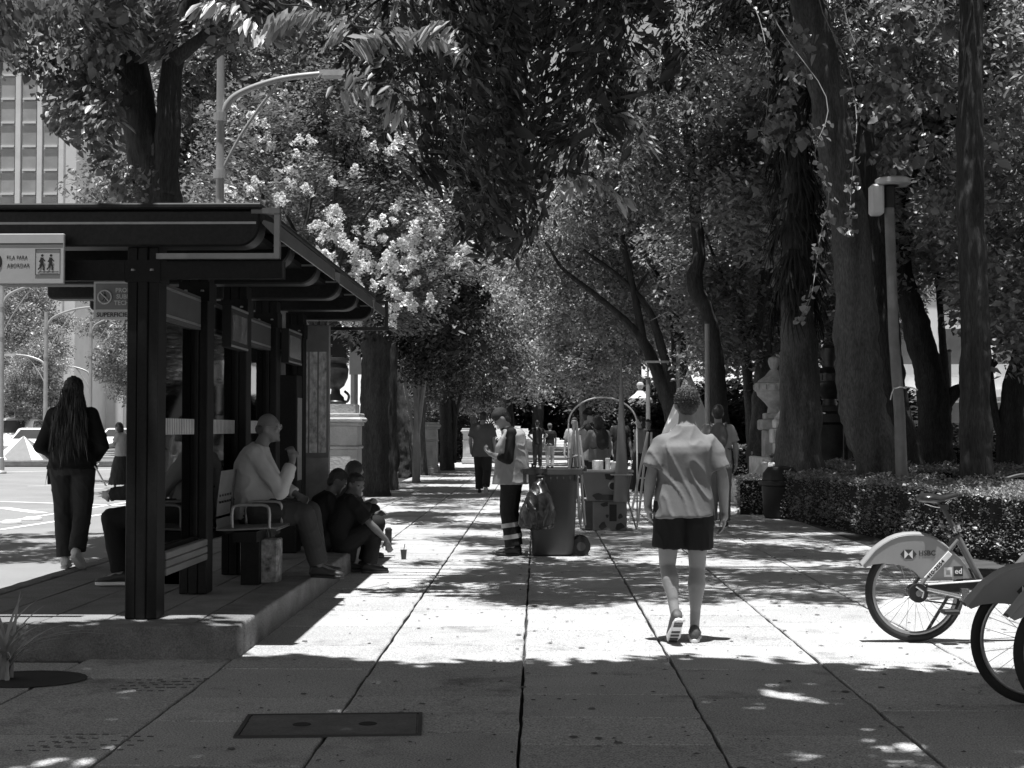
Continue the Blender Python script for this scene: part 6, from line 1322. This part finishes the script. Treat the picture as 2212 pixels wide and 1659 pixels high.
MB().tube([(.09, -.215, (zt_ + zb_) / 2 + .02), (.09, -.222, (zt_ + zb_) / 2 + .02)], .075, 24).obj('round_emblem', M('emblem tan', .36), vc); MB().tube([(.075, -.223, (zt_ + zb_) / 2 + .01), (.075, -.225, (zt_ + zb_) / 2 + .01)], .05, 20).obj('emblem_shade', m_blot, vc)
for x0, x1 in ((-.33, -.36), (.3, .42), (-.26, -.25)): MB().tube([(x0, .1, zb_), (x1, .12, 0)], .012, 6).obj('leg', m_alu, vc)
for x, w, h in ((-.12, .13, .12), (.02, .06, .15), (.12, .1, .1)): MB().lathe([(w * .6, 0), (w * .6, h), (w * .5, h + .01)], (x, .02, zt_ + .032), 14).obj('container', M('clear tub', .6, .3, .5, 12), vc)
hoop = MB().tube([(.06 * 0 - .04 + .48 * math.cos(R(t_)), .25, 1.47 + .37 * math.sin(R(t_))) for t_ in range(0, 181, 9)], .011, 8); 
hoop.tube([(-.52, .25, .02), (-.52, .25, 1.47)], .011, 8); hoop.tube([(.44, .25, .02), (.44, .25, 1.47)], .011, 8); hoop.obj('hoop_frame', M('hoop', .5, .4), vc, 180)
o = tag(empty('tall_cone', (at(1343, 1000, Yc - .15).x, Yc - .1, zb_)), 'tall thin grey cone rising from the right end of the cart', 'cone')
MB().lathe([(.115, 0.0), (.10, .34), (.075, .55), (.035, 1.3), (.008, 1.96), (.003, 1.98)], (0, 0, 0), 14).obj('cone_body', M('cone grey', .14, .5, .2, 3), o, 40); MB().bb((-.15, -.13, .36), (.15, .13, .375)).obj('collar', m_alu, o)
def easel(px, Y, h, label, lean):
    b = at(px, 1000, Y); o = tag(empty('folding_stand', (b.x, Y, 0)), label, 'stand'); m = M('pale frame', .42, .6, .2, 8)
    MB().tube([(-.16, 0, 0), (lean, 0, h)], .018, 6).obj('leg', m, o); MB().tube([(.16, 0, 0), (lean + .05, 0, h)], .018, 6).obj('leg', m, o); MB().tube([(0, .4, 0), (lean, .03, h)], .018, 6).obj('leg', m, o)
    for t_ in (.25, .5, .75): MB().tube([((-.16) * (1 - t_) + lean * t_, 0, h * t_), (.16 * (1 - t_) + (lean + .05) * t_, 0, h * t_)], .014, 6).obj('rung', m, o)
easel(1382, 21, 1.35, 'pale folding stand right of the tall cone', .12); easel(1252, 22, 1.3, 'pale folding stand behind the wheeled bin', -.05)
# ---- others further down the walk
def stand(label, px, py, rz, scale=1.0, z=0, **k):
    p = gp(px, py, z); return person(label, (p.x, p.y, z), R(rz), k.pop('J', None), scale, k.pop('vox', .016), k.pop('skin', m_skin), **k)
WALK = dict(kneeL=(-.09, .12, .5), ankL=(-.08, .12, .085), toeL=(-.09, .28, .03), kneeR=(.09, .0, .48), ankR=(.08, -.24, .17), toeR=(.09, -.13, .03))
stand('man in loose dark shirt walking away on the left of the walk', 1043, 1068, -3, 1.05, J=dict(WALK, elL=(-.25, -.04, 1.12), wrL=(-.25, .1, .9), head=(0, .07, 1.56)), top=dict(mat=cloth('taupe', .10), hem=.14, sleeve=.85, loose=.045, flare=.02), bottom=dict(mat=navy, loose=.03), shoes=dict(mat=shoe_d, sole=sole_l))
def far_p(label, px, Y, rz, scale, **k):
    b = at(px, 960, Y); return person(label, (b.x, Y, k.pop('z', 0)), R(rz), k.pop('J', None), scale, k.pop('vox', .018), k.pop('skin', m_skin), **k)
far_p('man in dark t-shirt standing with hands on hips beyond the cleaner', 1161, 50, 10, 1.0, J=dict(elL=(-.33, -.06, 1.16), wrL=(-.17, .02, 1.02), elR=(.33, -.06, 1.16), wrR=(.17, .02, 1.02)), top=dict(mat=navy, hem=.08, sleeve=.7), bottom=dict(mat=jean), shoes=dict(mat=shoe_d))
far_p('person in black top and pale trousers beyond the wheeled bin', 1188, 50.5, 15, .93, top=dict(mat=black_, hem=.05, sleeve=.8), bottom=dict(mat=cloth('khaki', .30)), shoes=dict(mat=shoe_d), cap=grey_)
far_p('person in white shirt left of the hoop', 1241, 34, 170, .98, top=dict(mat=wht, hem=.08, sleeve=.8), bottom=dict(mat=black_), shoes=dict(mat=shoe_d))
far_p('man in dark cap facing right inside the hoop', 1268, 27, -80, 1.03, vox=.013, J=dict(elR=(.2, .12, 1.1), wrR=(.1, .33, 1.06)), top=dict(mat=black_, hem=.06, sleeve=1.8, loose=.03), vest=dict(mat=cloth('grey vest', .22), loose=.035), bottom=dict(mat=black_), shoes=dict(mat=shoe_d), cap=black_)
far_p('person in grey jacket with crossbody strap seen from behind at the cart', 1292, 25.5, 25, .96, vox=.013, J=dict(elL=(-.25, .06, 1.1), wrL=(-.26, .25, 1.02)), top=dict(mat=grey_, hem=.06, sleeve=1.8, loose=.03), bottom=dict(mat=black_), shoes=dict(mat=shoe_d), hair='bob', backpack=navy)
far_p('woman in dark dress standing right of the tall cone', 1384, 31.5, 120, .98, top=dict(mat=grey_, hem=.05, sleeve=1.7), skirt=dict(mat=black_, drop=.32), shoes=dict(mat=shoe_d), hair='bob')
far_p('dark clothed person standing behind the tall cone', 1340, 33, 200, 1.03, top=dict(mat=navy, hem=.06, sleeve=.8), bottom=dict(mat=navy), shoes=dict(mat=shoe_d))
far_p('dark clothed person beside the woman near the hoop', 1400, 33, 160, .95, top=dict(mat=black_, hem=.06, sleeve=.8), bottom=dict(mat=black_), shoes=dict(mat=shoe_d))
p = gp(1552, 1141)
person('man with grey backpack walking ahead of the centre man', (p.x, p.y, 0), R(-4), dict(elR=(.24, -.02, 1.12), wrR=(.25, .06, .9)), 1.02, .012, m_skin, top=dict(mat=cloth('striped tee', .30), hem=.08, sleeve=.75, loose=.03), bottom=dict(mat=cloth('grey trousers', .16), loose=.026), shoes=dict(mat=shoe_d, sole=sole_l), backpack=cloth('pack', .12))
# toddler and adult on the stone seat
b = at(1668, 1032, 25.2); zs = b.z
KID = dict(hipL=(-.09, 0, .55), hipR=(.09, 0, .55), waist=(0, 0, .74), chest=(0, 0, .92), neck=(0, 0, 1.09), head=(0, .02, 1.27), shL=(-.17, 0, 1.03), shR=(.17, 0, 1.03), kneeL=(-.1, .36, .55), kneeR=(.1, .36, .55), ankL=(-.1, .4, .2), ankR=(.1, .4, .2), toeL=(-.1, .55, .15), toeR=(.1, .55, .15), elL=(-.2, .12, .82), wrL=(-.1, .32, .85), elR=(.2, .12, .82), wrR=(.1, .32, .85))
person('toddler with a small bun sitting by the stone seat', (b.x, 25.2, zs - .27), R(-70), KID, .5, .016, m_skinl, top=dict(mat=lgt, hem=.05, sleeve=1.4), bottom=dict(mat=grey_), shoes=dict(mat=shoe_w), hair='bun')
tag(MB().bb((b.x - .25, 25.0, -.02), (b.x + .7, 25.5, zs + .0)).obj('seat_block', m_pp, bevel=.03), 'low stone block under the toddler', 'stone block')
b = at(1690, 1000, 25.6); person('adult in black sitting beside the toddler, hidden by the palm', (b.x + .12, 25.7, -.02), R(80), dict(KID, ankL=(-.1, .4, .09), ankR=(.1, .4, .09), toeL=(-.1, .55, .03), toeR=(.1, .55, .03)), .98, .016, top=dict(mat=black_, hem=.05, sleeve=1.8), bottom=dict(mat=black_), shoes=dict(mat=shoe_d), hair='bob')
# on the road
b = at(262, 1000, 33)
person('woman in white top and dark skirt hurrying across the road', (b.x, 33, -.06), R(75), dict(WALK, elL=(-.2, .1, 1.15), wrL=(-.12, .34, 1.12), elR=(.2, .14, 1.15), wrR=(.12, .36, 1.1), neck=(0, .04, 1.43), head=(0, .08, 1.57)), .95, .016, top=dict(mat=wht, hem=.04, sleeve=.7, loose=.03), skirt=dict(mat=cloth('skirt', .04), drop=.22), shoes=dict(mat=shoe_w, sole=shoe_w), hair='bob')
b = at(234, 1000, 55.5)
person('man in grey top walking beside the far traffic island', (b.x, 55.5 - 2.2, -.06), R(60), dict(WALK), 1.02, .018, top=dict(mat=cloth('olive', .18), hem=.08, sleeve=.8), bottom=dict(mat=jean), shoes=dict(mat=shoe_d))
# ---------------------------------------------------------------- clean up the scratch scene
bpy.data.scenes.remove(TS)
